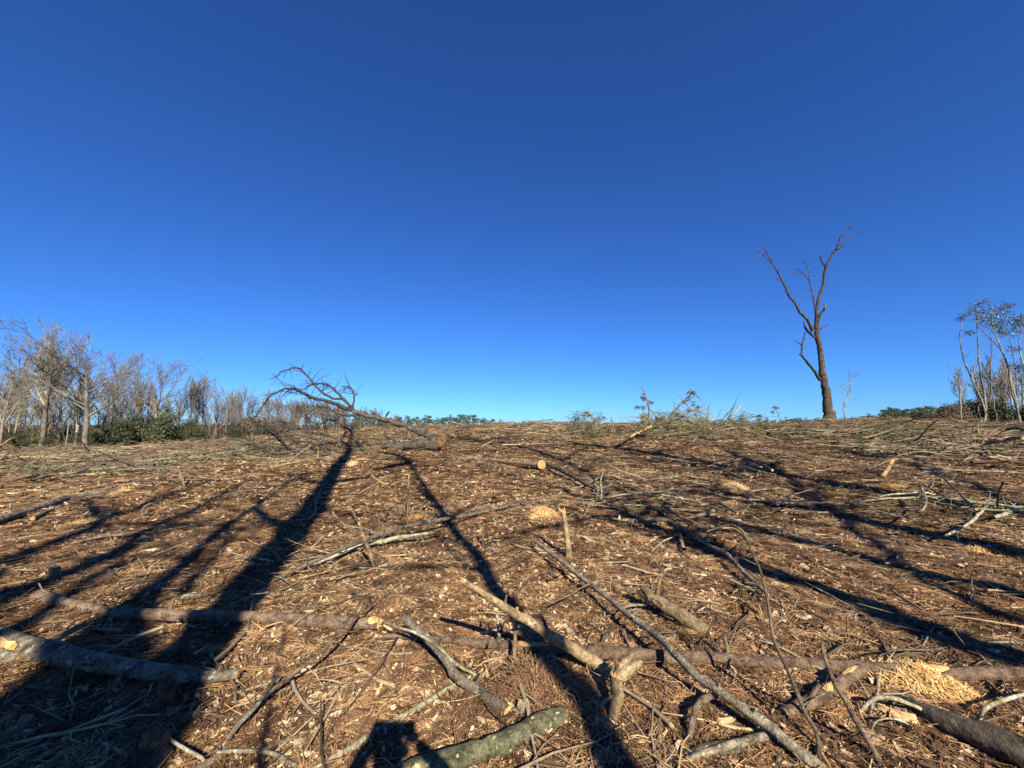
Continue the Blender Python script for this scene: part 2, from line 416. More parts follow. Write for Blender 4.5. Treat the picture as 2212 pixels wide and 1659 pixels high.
def stick_mesh(k, mat='stick'):
    """length about 1, radius about .01 to .02"""
    rg = random.Random(400+k); mb = MB()
    r0 = rg.uniform(.007, .02); d = Vector((1, 0, 0)); p = Vector((-.5, 0, r0)); pts = [p.copy()]; rad = [r0]
    b = rg.uniform(-.25, .25)
    for i in range(6):
        d = (Vector((1, b*(i-2.5)/3+rg.uniform(-.18, .18), rg.uniform(-.07, .07)))).normalized()
        p = p+d/6; p.z = max(p.z, r0*.8); pts.append(p.copy()); rad.append(r0*(1-.75*(i+1)/6))
    tube(mb, pts, rad, 5, cap=0, cap0=0, jag=r0*2.5 if k % 2 else 0, rg=rg)
    for j in range([0, 1, 2, 3, 5, 4][k % 6]):
        i = rg.randint(1, 4); s = rg.choice((-1, 1)); q = pts[i]; L = rg.uniform(.12, .4)
        dd = Vector((rg.uniform(.4, 1), s*rg.uniform(.3, 1), rg.uniform(0, .5))).normalized()
        m1 = q+dd*L*.5+Vector((rg.uniform(-.03, .03), rg.uniform(-.03, .03), 0)); m2 = m1+(dd+Vector((rg.uniform(0, .4), rg.uniform(-.2, .2), rg.uniform(-.4, .2))))*L*.4
        m2.z = max(m2.z, .004)
        tube(mb, [q, m1, m2], [rad[i]*.6, rad[i]*.42, .002], 4, rg=rg)
    return mb.mesh('stick', [M[mat]])
leafs = [leaf_mesh(k) for k in range(9)]; chips = [chip_mesh(k) for k in range(10)]; needles = [needle_mesh(k) for k in range(10)]
sticks = [stick_mesh(k) for k in range(24)]
def litter(name, n, protos, size, d0, p, dmax, lift, tilt, dens, label, cat, grow_=.35, keep=0):
    X, Y = field(n, d0, p, dmax)
    if dens is not None:
        k = nr.random(len(X)) < dens(X, Y); X, Y = X[k], Y[k]
    S = nr.uniform(*size, len(X))*np.maximum(1, Y/6)**grow_
    Z = terrain(X, Y)+nr.uniform(*lift, len(X))
    rot = np.stack([nr.normal(0, tilt, len(X)), nr.normal(0, tilt, len(X)), nr.uniform(0, 6.283, len(X))], -1)
    order = np.argsort(Y/np.maximum(S, .001)*1.0)[:keep] if keep else np.array([], int)
    rest = np.ones(len(X), bool); rest[order] = False
    P = np.stack([X, Y, Z], -1)
    scatter(name, P[rest], rot[rest], S[rest], protos, label, cat)
    return [(P[i], rot[i], S[i]) for i in order]
# needle mat
litter('needle_litter', 100000, needles, (.15, .26), 3.2, 1.45, 60, (0, .02), .12, None, 'rust brown pine needles matted over the whole ground', 'needle litter')
k1 = litter('leaf_litter', 130000, leafs, (.04, .10), 3.2, 1.45, 60, (.004, .035), .38, lambda x, y: np.clip(.7+.45*patch(x, y, .8, 8)+.25*(x > 0), .25, 1), 'brown dry leaves strewn over the needle litter', 'leaf litter', grow_=.22, keep=300)
k2 = litter('chip_litter', 300000, chips, (.02, .095), 3.2, 1.4, 60, (.006, .032), .3, lambda x, y: np.clip(.6+.5*patch(x, y, .55, 21), .25, 1), 'pale wood chips and splinters strewn over the litter', 'wood chips', keep=280)
litter('shredded_wood', 26000, chips, (.08, .2), 5, 1.1, 60, (.01, .04), .2, lambda x, y: np.clip(.35+.4*patch(x, y, .3, 4), .05, 1), 'longer splinters of shredded wood across the clearing', 'wood splinters', grow_=.3)
for (p, r, s), i in zip(k1, range(999)):
    o = bpy.data.objects.new('fallen_leaf', leafs[i % 9]); sc.collection.objects.link(o); o.location = p; o.rotation_euler = r; o.scale = (s,)*3
    tag(o, 'dry brown leaf lying loose on the needle litter in the near foreground', 'leaf', 'dry leaves on the litter in the foreground')
for (p, r, s), i in zip(k2, range(999)):
    o = bpy.data.objects.new('wood_chip', chips[i % 10]); sc.collection.objects.link(o); o.location = p; o.rotation_euler = r; o.scale = (s,)*3
    tag(o, 'pale splintered wood chip lying on the litter in the near foreground', 'wood chip', 'pale wood chips on the litter in the foreground')
litter('far_shredded_wood', 60000, chips, (.10, .30), 60, 1.0, 70, (.01, .06), .15, lambda x, y: np.clip((y-20)/16, 0, 1)*np.clip(.55+.4*patch(x, y, .2, 9), .1, 1)*((x/np.maximum(y, 1) > -.75)*1.), 'pale shredded wood lying over the far rise', 'wood splinters', grow_=0)
# loose sticks
k3 = litter('twig_litter', 14000, sticks, (.25, .9), 4, 1.0, 45, (.0, .05), .10, lambda x, y: np.clip(.38+.3*patch(x, y, .35, 14)+.35*(x > .1*y)-.3*((x < 0)&(y < 4.5)), .06, 1), 'thin twigs and sticks scattered across the litter', 'twigs', grow_=.35, keep=290)
for (p, r, s), i in zip(k3, range(999)):
    o = bpy.data.objects.new('stick', sticks[i % 24]); sc.collection.objects.link(o); o.location = p; o.rotation_euler = r; o.scale = (s,)*3
    tag(o, 'thin loose stick lying flat on the leaf and needle litter', 'stick', 'thin loose sticks lying on the litter')
litter('stick_litter', 3600, sticks, (.5, 1.7), 30, .5, 30, (.0, .10), .07, lambda x, y: np.clip((y-4)/3, 0, 1)*np.clip((x/y+.05)*2.2, .1, 1)*np.clip(.55+.45*patch(x, y, .5, 51), .1, 1), 'long thin sticks strewn over the right side of the slope', 'sticks', grow_=0)
# heavier slash farther off
litter('logging_slash', 4200, sticks, (1.1, 3.0), 16, .6, 42, (.0, .22), .09,
       lambda x, y: np.clip((y-11)/14, 0, 1)*np.clip(.25+.45*patch(x, y, .22, 31)+.45*((x/y > .35)*1.)+.5*((x/y < -.55)*1.), .04, 1), 'tangled limbs and branches left across the clearing', 'slash', grow_=0)

# ------------------------------------------------------------------ traced logs, limbs and poles
def twigs_on(mb, pts, rad, n, L, rg, up=.25, sides=3, thin=.45, plane=None, f0=.25, f1=1.0, sub=2):
    for j in range(n):
        f = f0+(f1-f0)*(j+rg.random())/n; x = min(f, .999)*(len(pts)-1); i = int(x)
        q = pts[i].lerp(pts[i+1], x-i); ax = (pts[i+1]-pts[i]).normalized(); r = rad[i]
        sd_ = rdir(rg); sd_ = (sd_-ax*sd_.dot(ax)); 
        if plane is not None: sd_ -= plane*sd_.dot(plane)*.6
        sd_.normalize(); an = R(rg.uniform(25, 65)); d = ax*math.cos(an)+sd_*math.sin(an)+Vector((0, 0, up)); d.normalize()
        l = L*rg.uniform(.4, 1.1)*(1-.4*f); P = [q]; Rr = [min(r*thin, .03)]
        k = 4
        for m in range(k):
            d = (d+rdir(rg)*.28+Vector((0, 0, up*.3))).normalized(); P.append(P[-1]+d*l/k); Rr.append(Rr[0]*(1-.8*(m+1)/k))
        tube(mb, P, Rr, sides, rg=rg)
        if sub: twigs_on(mb, P, Rr, rg.randint(1, 3), l*.55, rg, up, 3, .6, plane, sub=0)
def limb(name, label, cat, reg, pts, wid, h, mat='brown', cap='cut', cap0='cut', jag=0., jag0=0., sub=3, n=9, rough=.06, group=None,
         wob_=.10, tw=0, twl=.4, twup=.2, stubs=0, Y=None, parent=None, seed=0, sink=.05, partlabel=None, capname=None):
    """a piece of wood traced through picture points; h = height of its underside above the ground"""
    rg = random.Random(name+label+str(seed)); q = T(reg, pts); k = len(q)
    wid = list(wid) if hasattr(wid, '__len__') else [wid]*k; h = list(h) if hasattr(h, '__len__') else [h]*k
    if len(wid) == 2 and k > 2: wid = [wid[0]+(wid[1]-wid[0])*i/(k-1) for i in range(k)]
    if len(h) == 2 and k > 2: h = [h[0]+(h[1]-h[0])*i/(k-1) for i in range(k)]
    P, Q = [], []
    for i, (x, y) in enumerate(q):
        if Y is not None:
            yy = Y[i] if hasattr(Y, '__len__') else Y; p = dp(x, y, yy); r = pw(wid[i]/2, yy)
        else:
            p = gp(x, y, .02, False); r = pw(wid[i]/2, p.y); p = gp(x, y, h[i]+r*(1-sink)+.01, False); r = pw(wid[i]/2, p.y)
        P.append(p); Q.append(r)
    P, Q = smoothpath(P, Q, sub); P = wob(P, Q, rg, wob_); Q = [r*rg.uniform(.93, 1.07) for r in Q]
    if Y is None and sink < .5:
        vio = max(tz(p.x, p.y)+r*.72+.016-p.z for p, r in zip(P, Q)); lift_ = max(-.04, min(vio*.75, .07))
        for p, r in zip(P, Q):
            p.z += lift_
            if r < .022: p.z = max(p.z, tz(p.x, p.y)+r*.72+.014)
    body, ends = MB(), MB()
    tube(body, P, Q, n, rough=rough, rg=rg)
    for e, c, jg in ((1, cap, jag), (0, cap0, jag0)):
        if c:
            t = MB(); jj = jg*Q[-1 if e else 0]
            tube(t, P, Q, n, cap=0 if e else None, cap0=None if e else 0, jag=jj, rg=rg)
            # only the end faces, scaled a hair proud of the bark
            nb = (len(P)-1)*n; keep = [f for f in t.f[nb:]]; idx = sorted({i for f in keep for i in f}); mp = {i: a for a, i in enumerate(idx)}
            ends.add([t.v[i] for i in idx], [tuple(mp[i] for i in f) for f in keep], 0 if c == (cap or cap0) else 0)
    if tw: twigs_on(body, P, Q, tw, twl, rg, twup)
    for s_ in range(stubs):
        i = rg.randint(1, len(P)-2); ax = (P[i+1]-P[i]).normalized(); sdv = ax.orthogonal().normalized(); sdv.rotate(Quaternion(ax, rg.uniform(0, 6.28)))
        if sdv.z < 0: sdv.z *= -1
        a = P[i]; r = Q[i]; tube(body, [a, a+sdv*r*1.3+ax*r*.3, a+sdv*r*rg.uniform(1.8, 4)+ax*r*rg.uniform(.3, 1.8)], [r*.42, r*.34, r*.25], 6, cap=0, rg=rg)
    if parent is not None:
        o = body.obj(name, [M[mat]], parent); 
        if partlabel: o['label'] = partlabel
    else:
        org = P[0].copy(); org.z = min(p.z for p in P)
        o = body.obj(name, [M[mat]], origin=org); tag(o, label, cat, group)
    if ends.f:
        e = ends.mesh(capname or 'broken_end', [M[cap or cap0]], False, parent.location if parent is not None else o.location)
        eo = bpy.data.objects.new(capname or 'broken_end', e); sc.collection.objects.link(eo); eo.parent = parent or o
    o_pts = (P, Q)
    return o, P, Q
def plate(parent, P, Q, f0, f1, ang, half, mat='cut', name='bare_patch', k=7, rg=rng):
    """a torn patch of bare wood wrapped on a log, 3 mm proud"""
    mb = MB(); vs = []; n = 8
    ja = [rg.uniform(.6, 1.1) for _ in range(n+1)]
    for a in range(n+1):
        f = f0+(f1-f0)*a/n; x = f*(len(P)-1); i = min(int(x), len(P)-2); c = P[i].lerp(P[i+1], x-i); r = Q[i]*(1-(x-i))+Q[i+1]*(x-i)
        t = (P[i+1]-P[i]).normalized(); up = (Vector((0, 0, 1))-t*t.z).normalized(); sd_ = t.cross(up)
        if sd_.y > 0: sd_ = -sd_
        hw = half*math.sin(math.pi*(a+.4)/(n+.8))**.5*ja[a]
        for b in range(k):
            th = ang+hw*(2*b/(k-1)-1); vs.append(c+(up*math.cos(th)+sd_*math.sin(th))*(r*1.07+.003))
    mb.add(vs, [(a*k+b, a*k+b+1, (a+1)*k+b+1, (a+1)*k+b) for a in range(n) for b in range(k-1)])
    me = mb.mesh(name, [M[mat]], True, parent.location); o = bpy.data.objects.new(name, me); sc.collection.objects.link(o); o.parent = parent
    return o

# --- left foreground
o, P, Q = limb('log', 'long dark log crossing the tree shadow, yellow broken right end', 'log', 'zb', [(930, 325), (1300, 325), (1600, 330), (2200, 360)], (22, 21, 22, 23), 0, 'brown', cap=None, cap0=None)
sc.collection.objects.unlink(o); bpy.data.objects.remove(o)
o, P, Q = limb('log', 'long dark log crossing the tree shadow, yellow broken right end', 'log', 'D',
     [(236, 1327), (320, 1329), (400, 1331), (550, 1334), (628, 1340), (728, 1346), (819, 1350)], (20, 24, 23, 22, 23, 25, 23), 0, 'pine', cap='cut', cap0=None, jag=.7, stubs=2)
plate(o, P, Q, .95, 1.0, .5, .8)
limb('log', 'pinkish scaly pine log half sunk in needles, left of the long dark log', 'log', 'D',
     [(80, 1291), (137, 1306), (200, 1320), (245, 1329)], (22, 21, 18, 15), 0, 'pine', cap='cutbrown', sink=.0)
o, P, Q = limb('log', 'thick grey log entering at the lower left edge with a torn yellow patch', 'log', 'D',
     [(-60, 1383), (0, 1388), (75, 1406), (150, 1424), (250, 1442), (350, 1459), (430, 1466), (514, 1460)], (35, 37, 39, 37, 32, 28, 23, 18), 0, 'grey', cap='cutbrown', jag=1.2, stubs=2)
plate(o, P, Q, .08, .26, 1.1, .5)
limb('log', 'short grey log end beneath the thick grey log at the left edge', 'log', 'D', [(-50, 1425), (0, 1423), (45, 1428)], (26, 22), 0, 'grey')
limb('stump', 'dark upright stump post standing in the big shadow at lower left', 'stump', 'D', [(359, 1528), (361, 1490), (362, 1447)], (31, 28, 27), (-.05, .12, .24), 'dark', cap='cutbrown', sink=1, rough=.09)
def post(name, label, cat, base, top, w0, w1, mat, jag=0, cap='cut', lean=0, n=8, **kw):
    b = gp(*base); Yb = b.y
    q = [base, ((base[0]*2+top[0])/3+1, (base[1]*2+top[1])/3), ((base[0]+top[0]*2)/3, (base[1]+top[1]*2)/3), top]
    bb = [(q[0][0], q[0][1]+4)]+q[1:]
    return limb(name, label, cat, 'D', bb, [w0, w0*.9+w1*.1, (w0+w1)/2, w1], 0, mat, cap=cap, cap0=None, jag=jag, Y=[Yb, Yb+lean*.33, Yb+lean*.66, Yb+lean], n=n, **kw)
post('stump', 'low furry brown stump in the shadow at the bottom left edge of the light', 'stump', (330, 1659), (327, 1600), 62, 50, 'dark', jag=.5, cap='cutbrown', rough=.12)
post('stump', 'small tan cut post standing alone left, between two long shadows', 'stump', (119, 1254), (118, 1224), 19, 17, 'tan', rough=.1)
limb('stick', 'curved peeled stub arching out of the litter at left', 'stick', 'D', [(311, 1118), (308, 1105), (314, 1094), (326, 1088)], (6, 5, 6, 6), (0, .06, .1, .12), 'tan', n=7)
limb('root', 'short dark curved root beside the arched peeled stub', 'root', 'D', [(319, 1116), (321, 1104), (329, 1100)], (5, 5, 4), (0, .05, .07), 'dark', n=7)
o, P, Q = limb('log', 'grey forked log running in from the left edge above the sawdust patch', 'log', 'D',
     [(-60, 1142), (0, 1130), (62, 1110), (112, 1094), (150, 1081), (200, 1074), (252, 1066)], (18, 17, 15, 17, 15, 14, 10), 0, 'grey', stubs=1, jag=2)
limb('branch', 'side branch lying under the grey forked log at left', 'branch', 'D', [(70, 1127), (108, 1108), (140, 1096)], (7, 6, 5), .03, 'grey')
limb('branch', 'thin branch resting along the top of the grey forked log', 'branch', 'D', [(155, 1078), (210, 1060), (270, 1052), (330, 1040)], (4, 3, 3, 2), .05, 'brown', tw=3)
limb('stick', 'long thin bare stick lying across the shadows left of centre', 'stick', 'D', [(146, 1176), (225, 1160), (300, 1154), (375, 1143), (487, 1124)], (4, 5, 5, 4, 2), .01, 'grey')
limb('branch', 'slender branch propped up at left with its tip in the air', 'branch', 'D', [(250, 1067), (310, 1055), (350, 1038), (388, 1024)], (3, 3, 3, 2), (0, .05, .15, .28), 'brown')
post('stake', 'thin grey stake leaning at left beside the propped slender branch', 'stake', (400, 1054), (386, 1010), 4, 3, 'grey', jag=2)
post('stake', 'thin brown stake standing near the left tangle of limbs', 'stake', (466, 1045), (465, 1001), 2.5, 2, 'tan')
limb('stick', 'pale mossy broken billet lying in sunlight left of the big shadow', 'stick', 'D', [(317, 1193), (340, 1192), (365, 1193)], (5, 8, 7), 0, 'pale', jag0=2.5)
limb('log', 'short mossy log lying just above the long dark log', 'log', 'D', [(378, 1288), (410, 1284), (436, 1283)], (11, 12, 9), 0, 'moss')
limb('stick', 'pale forked stick lying in deep shadow at the bottom left', 'stick', 'D', [(279, 1616), (250, 1604), (214, 1586)], (9, 7, 4), .03, 'pale', tw=3, twl=.15)
limb('stick', 'short peeled pale stick in front of the light edge, bottom left', 'stick', 'D', [(358, 1572), (395, 1595), (440, 1620)], (5, 6, 6), .08, 'pale')
o, P, Q = limb('branch', 'long grey branch with yellow slanting cut, bottom left in the sun', 'branch', 'D',
     [(600, 1450), (560, 1510), (520, 1552), (498, 1580), (487, 1605), (455, 1635), (400, 1668)], (5, 8, 10, 11, 12, 13, 14), (.12, .08, .05, .02, 0, 0, 0), 'grey', tw=4, twl=.3)
plate(o, P, Q, .62, .78, .4, .8)
limb('branch', 'bent grey branch lying right of the yellow slanting cut at the bottom', 'branch', 'D', [(470, 1618), (540, 1617), (590, 1622), (640, 1648), (670, 1665)], (7, 8, 8, 7, 6), .01, 'grey')
limb('branch', 'slim straight branch propped diagonally over the cut end of the long dark log', 'branch', 'D',
     [(845, 1245), (800, 1278), (770, 1310), (740, 1345), (700, 1395), (653, 1434), (595, 1476), (548, 1524), (480, 1600)], (3, 4, 5, 5, 6, 6, 7, 8, 8), (.3, .32, .3, .26, .2, .16, .1, .05, 0), 'brown', tw=5, twl=.35, n=7)
limb('branch', 'thin dark branch right of the slim propped one, running down to the bottom', 'branch', 'D',
     [(860, 1365), (846, 1384), (825, 1420), (803, 1451), (775, 1490), (748, 1524), (715, 1552)], (3, 4, 5, 5, 5, 4, 3), (.12, .12, .1, .08, .06, .05, .03), 'brown', tw=6, twl=.3, n=6)
limb('twig', 'bent twig with a hook beside the photographer shadow, lower centre left', 'twig', 'D', [(748, 1535), (725, 1528), (700, 1542), (660, 1580), (600, 1600), (553, 1625)], (5, 5, 6, 7, 8, 9), .01, 'brown', n=7)
# --- centre foreground
o, P, Q = limb('branch', 'pale greenish branch running under the photographer shadow', 'branch', 'D',
     [(995, 1474), (950, 1500), (890, 1538), (840, 1562), (800, 1590), (728, 1634), (670, 1668)], (9, 12, 12, 11, 12, 14, 16), 0, 'pale', jag0=1)
o, P, Q = limb('branch', 'stout grey forked branch leaning down to the pine cone tuft, centre bottom', 'branch', 'D',
     [(874, 1337), (915, 1373), (953, 1414), (975, 1445), (990, 1466), (1040, 1498), (1072, 1522), (1097, 1540)], (15, 15, 15, 19, 19, 19, 20, 22), (.20, .16, .1, .06, .04, .01, 0, 0), 'grey', stubs=1)
limb('branch', 'thin lichen green branch lying along the stout grey forked branch', 'branch', 'D',
     [(828, 1340), (858, 1354), (890, 1362), (920, 1378), (953, 1401), (975, 1424), (1000, 1442), (1040, 1462)], (4, 5, 6, 7, 7, 7, 6, 4), (.18, .19, .2, .19, .16, .12, .08, .02), 'pale', n=7)
o, P, Q = limb('log', 'straight tan log tilting up from the long pine trunk to a raised left tip', 'log', 'D',
     [(997, 1246), (1053, 1281), (1106, 1315), (1150, 1340), (1193, 1371), (1256, 1406), (1312, 1444)], (13, 15, 17, 19, 21, 23, 26), (.70, .58, .46, .34, .24, .12, .02), 'tan', jag0=1, stubs=1)
limb('branch', 'dark crooked side branch rising off the tilted tan log', 'branch', 'D', [(1194, 1362), (1180, 1340), (1166, 1317), (1140, 1322)], (8, 7, 8, 4), (.3, .34, .38, .36), 'dark', n=7)
post('stake', 'grey fork topped stake standing by the left part of the tilted tan log', 'stake', (1107, 1441), (1117, 1316), 9, 6, 'tan', jag=2, lean=.05)
post('stake', 'stubby lichen spotted stake left of the grey fork topped stake', 'stake', (1082, 1420), (1074, 1330), 6, 5, 'grey', jag=1, lean=.1)
o, P, Q = limb('log', 'long pinkish pine trunk lying right across the foreground with peeled patch', 'log', 'D',
     [(832, 1379), (890, 1381), (953, 1388), (1030, 1395), (1103, 1402), (1206, 1409), (1356, 1420), (1506, 1430), (1600, 1434), (1659, 1438), (1809, 1445), (1934, 1453), (2034, 1461), (2120, 1462), (2260, 1460)],
     (11, 12, 14, 17, 20, 23, 26, 27, 26, 24, 23, 25, 26, 25, 25), 0, 'pine', stubs=5)
plate(o, P, Q, .80, .87, .25, .75); plate(o, P, Q, .30, .345, .6, .5)
o, P, Q = limb('pole', 'long slender bare pole running diagonally to the bottom right', 'pole', 'D',
     [(1156, 1166), (1206, 1204), (1256, 1244), (1318, 1290), (1356, 1323), (1381, 1340), (1431, 1379), (1468, 1419), (1506, 1456), (1568, 1496), (1612, 1528), (1659, 1561), (1709, 1603), (1775, 1655), (1800, 1680)],
     (7, 9, 10, 11, 13, 13, 15, 16, 17, 18, 19, 20, 21, 22, 23), (.16, .16, .15, .15, .15, .15, .16, .17, .16, .14, .12, .1, .07, .03, .02), 'grey', stubs=7, jag0=2)
o, P, Q = limb('log', 'short stout log lying right of the slender pole, lower centre right', 'log', 'D',
     [(1389, 1283), (1431, 1311), (1481, 1343), (1531, 1371)], (20, 26, 28, 27), (.12, .07, .03, .0), 'tan', stubs=1, jag0=1.4, cap='cutbrown')
limb('branch', 'forked pale stick above the short stout log', 'branch', 'D', [(1435, 1306), (1462, 1287), (1487, 1275), (1478, 1262)], (6, 6, 6, 3), .02, 'pale', n=6)
limb('stick', 'thin white arc of bare stick between the pole and the stout log', 'stick', 'D', [(1333, 1317), (1345, 1305), (1368, 1298), (1396, 1299)], (3, 5, 5, 4), (.05, .12, .14, .1), 'pale', n=6)
limb('branch', 'crooked light branch below the stout log joining the pine trunk', 'branch', 'D', [(1443, 1380), (1480, 1378), (1515, 1392), (1545, 1420)], (5, 6, 7, 7), .02, 'tan', n=6)
limb('branch', 'short stick standing out of the litter under the slender pole', 'branch', 'D', [(1294, 1402), (1308, 1378), (1322, 1358), (1319, 1345)], (7, 7, 6, 5), (.0, .05, .12, .18), 'grey', n=6)
# splintered stump with forked top
b = gp(1325, 1560); Y0 = b.y
st = empty('broken_stump', b, 'pale forked splintered stump with torn antler like top, lower centre right', 'stump')
limb('trunk', '', None, 'D', [(1323, 1570), (1327, 1535), (1333, 1498), (1333, 1462)], (19, 21, 24, 28), 0, 'tan', cap='cut', cap0=None, jag=.8, Y=[Y0, Y0, Y0+.02, Y0+.05], parent=st, rough=.14)
limb('prong', '', None, 'D', [(1334, 1470), (1344, 1438), (1358, 1422), (1377, 1407)], (20, 17, 13, 4), 0, 'tan', cap='cut', cap0=None, jag=1.5, Y=[Y0+.05, Y0+.07, Y0+.1, Y0+.14], parent=st, rough=.15)
limb('prong', '', None, 'D', [(1336, 1462), (1352, 1450), (1368, 1440), (1385, 1430)], (24, 24, 17, 7), 0, 'tan', cap='cut', cap0=None, jag=1.2, Y=[Y0+.05, Y0+.05, Y0+.06, Y0+.08], parent=st, rough=.15)
limb('prong', '', None, 'D', [(1330, 1470), (1325, 1450), (1322, 1436)], (14, 11, 6), 0, 'brown', cap='cut', cap0=None, jag=1.5, Y=[Y0+.06, Y0+.08, Y0+.1], parent=st, rough=.15)
limb('stick', 'pale slanting splinter leaning on the forked splintered stump', 'stick', 'D', [(1283, 1541), (1300, 1527), (1320, 1511)], (5, 7, 6), (.0, .05, .1), 'tan', n=6, jag=2)
limb('log', 'thick mossy green log with yellow specks at the bottom edge, centre', 'log', 'D',
     [(850, 1690), (890, 1670), (1003, 1640), (1060, 1622), (1106, 1602), (1168, 1572), (1218, 1551)], (32, 34, 37, 38, 37, 35, 31), 0, 'moss', cap='cut', jag=.4, n=14)
limb('log', 'small mossy billet right of the thick mossy log end', 'log', 'D', [(1234, 1596), (1262, 1604), (1282, 1606)], (26, 28, 20), 0, 'moss', sink=.9)
limb('log', 'mossy log mostly buried in needles, bottom centre right', 'log', 'D', [(1330, 1622), (1370, 1612), (1420, 1616)], (24, 28, 20), 0, 'moss', sink=1.5)
limb('log', 'broad cracked mossy log under the lying branch, bottom right of centre', 'log', 'D', [(1470, 1650), (1530, 1632), (1594, 1620)], (32, 40, 38), 0, 'moss', n=13, sink=.6)
limb('branch', 'lying lichen pale branch just above the broad cracked mossy log', 'branch', 'D', [(1481, 1622), (1543, 1601), (1606, 1583), (1662, 1568)], (11, 15, 15, 14), .08, 'grey')
o, P, Q = limb('log', 'stout log with two orange bare patches lying against the pine trunk, right', 'log', 'D',
     [(1688, 1553), (1725, 1534), (1759, 1516), (1809, 1485), (1862, 1450)], (24, 26, 26, 24, 22), (.0, .0, .02, .06, .12), 'pine', cap='cutbrown', stubs=1)
plate(o, P, Q, .60, .72, .3, .6); plate(o, P, Q, .82, .95, .1, .4)
limb('root', 'arched brown root looping between the pole and the mossy logs', 'root', 'D', [(1488, 1606), (1493, 1580), (1500, 1545), (1512, 1522), (1533, 1508), (1558, 1505)], (13, 12, 12, 14, 12, 9), (0, .04, .08, .1, .08, .05), 'brown')
limb('branch', 'short diagonal stick left of the arched brown root', 'branch', 'D', [(1400, 1650), (1425, 1622), (1446, 1598)], (9, 10, 8), .02, 'brown')
limb('log', 'dark pinkish stick end at the bottom under the pole', 'stick', 'D', [(1680, 1670), (1682, 1630), (1674, 1600)], (12, 11, 10), .01, 'brown')
# --- right foreground
Yb = gp(1768, 1645, 0).y
sp = empty('sapling', gp(1768, 1655), 'thin bent bare sapling arching high over the pole at right', 'sapling')
limb('stem', '', None, 'D', [(1768, 1655), (1770, 1625), (1769, 1606), (1758, 1570), (1741, 1544), (1721, 1494), (1696, 1436), (1676, 1394), (1666, 1356), (1660, 1306), (1643, 1235), (1623, 1190), (1606, 1150), (1590, 1138), (1576, 1134), (1531, 1146)],
     (11, 10, 9, 8, 8, 8, 7, 7, 7, 6, 6, 5, 5, 5, 4, 3), 0, 'brown', Y=[Yb-.06+.04*i for i in range(16)], parent=sp, n=7, cap='cut', cap0=None, jag=3, rough=.1)
limb('branch', '', None, 'z5', [(45, 430), (150, 350), (230, 250), (290, 130)], (4, 4, 3, 2), 0, 'brown', Y=[Yb+.3, Yb+.35, Yb+.4, Yb+.45], parent=sp, n=5, cap=None, cap0=None, tw=3, twl=.15)
limb('branch', '', None, 'z5', [(300, 1080), (370, 1030), (400, 950), (440, 900)], (3, 3, 2, 2), 0, 'brown', Y=[Yb+.12, Yb+.1, Yb+.1, Yb+.1], parent=sp, n=5, cap=None, cap0=None)
limb('branch', '', None, 'z7', [(2130, 1130), (1960, 1060), (1960, 1200), (1950, 1230)], (3, 2, 2, 1), 0, 'brown', Y=[Yb+.4, Yb+.5, Yb+.5, Yb+.5], parent=sp, n=5, cap=None, cap0=None)
o, P, Q = limb('branch', 'leaning bare branch with a knobbed pale tip right of the bent sapling', 'branch', 'D',
     [(1776, 1389), (1778, 1406), (1786, 1432), (1799, 1469), (1821, 1506), (1849, 1556), (1871, 1594), (1889, 1625), (1906, 1660)], (5, 7, 8, 9, 10, 11, 11, 11, 12), (.50, .48, .44, .36, .28, .18, .1, .05, .01), 'brown', tw=3, twl=.2, n=8)
limb('branch', 'thin dark fallen branch bottom right, left of the leaning knobbed one', 'branch', 'D', [(1765, 1590), (1800, 1625), (1840, 1668)], (7, 8, 9), .04, 'brown', tw=2, twl=.2)
limb('branch', 'second thin dark branch between sapling base and knobbed branch', 'branch', 'D', [(1800, 1552), (1840, 1590), (1880, 1640), (1900, 1670)], (5, 7, 7, 7), .03, 'brown', tw=2, twl=.2)
limb('twig', 'curved thin twig crossing the orange patched log', 'twig', 'D', [(1735, 1514), (1760, 1490), (1790, 1482), (1820, 1490), (1845, 1500)], (3, 3, 3, 3, 2), .14, 'brown', n=5)
limb('log', 'large dark weathered log emerging at the bottom right corner', 'log', 'D',
     [(1921, 1516), (1950, 1522), (1984, 1538), (2059, 1572), (2134, 1602), (2212, 1636), (2290, 1665)], (12, 22, 30, 42, 52, 58, 60), 0, 'dark', n=14, rough=.12, jag0=1.5)
limb('branch', 'arched white barked branch leading into the dark weathered log', 'branch', 'D', [(1853, 1556), (1868, 1532), (1891, 1515), (1918, 1513), (1946, 1519), (1988, 1537)], (6, 7, 8, 8, 8, 7), (.0, .05, .1, .12, .1, .06), 'pale', n=8)
limb('branch', 'small arched twig in front of the arched white barked branch', 'twig', 'D', [(1880, 1600), (1890, 1570), (1915, 1560), (1945, 1564), (1965, 1575)], (4, 4, 4, 4, 3), (.0, .05, .08, .06, .03), 'pale', n=6)
limb('branch', 'pale elbow shaped branch near the right edge beyond the shavings heap', 'branch', 'D', [(2116, 1565), (2119, 1545), (2127, 1532), (2159, 1515), (2212, 1500), (2260, 1495)], (5, 6, 7, 7, 6, 5), (.0, .04, .08, .1, .1, .08), 'pale', n=7)
limb('stick', 'long thin stick half in shadow at the right edge above the trunk', 'stick', 'D', [(2036, 1395), (2084, 1390), (2140, 1384), (2240, 1382)], (4, 5, 5, 4), .04, 'pale', n=6)
limb('stick', 'thin upright leaning twig at the right behind the pine trunk', 'twig', 'D', [(2075, 1407), (2085, 1400), (2062, 1370), (2056, 1355)], (3, 3, 2, 1), (.0, .06, .18, .24), 'tan', n=5)
limb('branch', 'crooked green tinged branch behind the pine trunk at right', 'branch', 'D', [(1930, 1370), (1932, 1382), (1942, 1396), (1968, 1403), (1984, 1419)], (3, 4, 5, 5, 5), .03, 'pale', n=6)
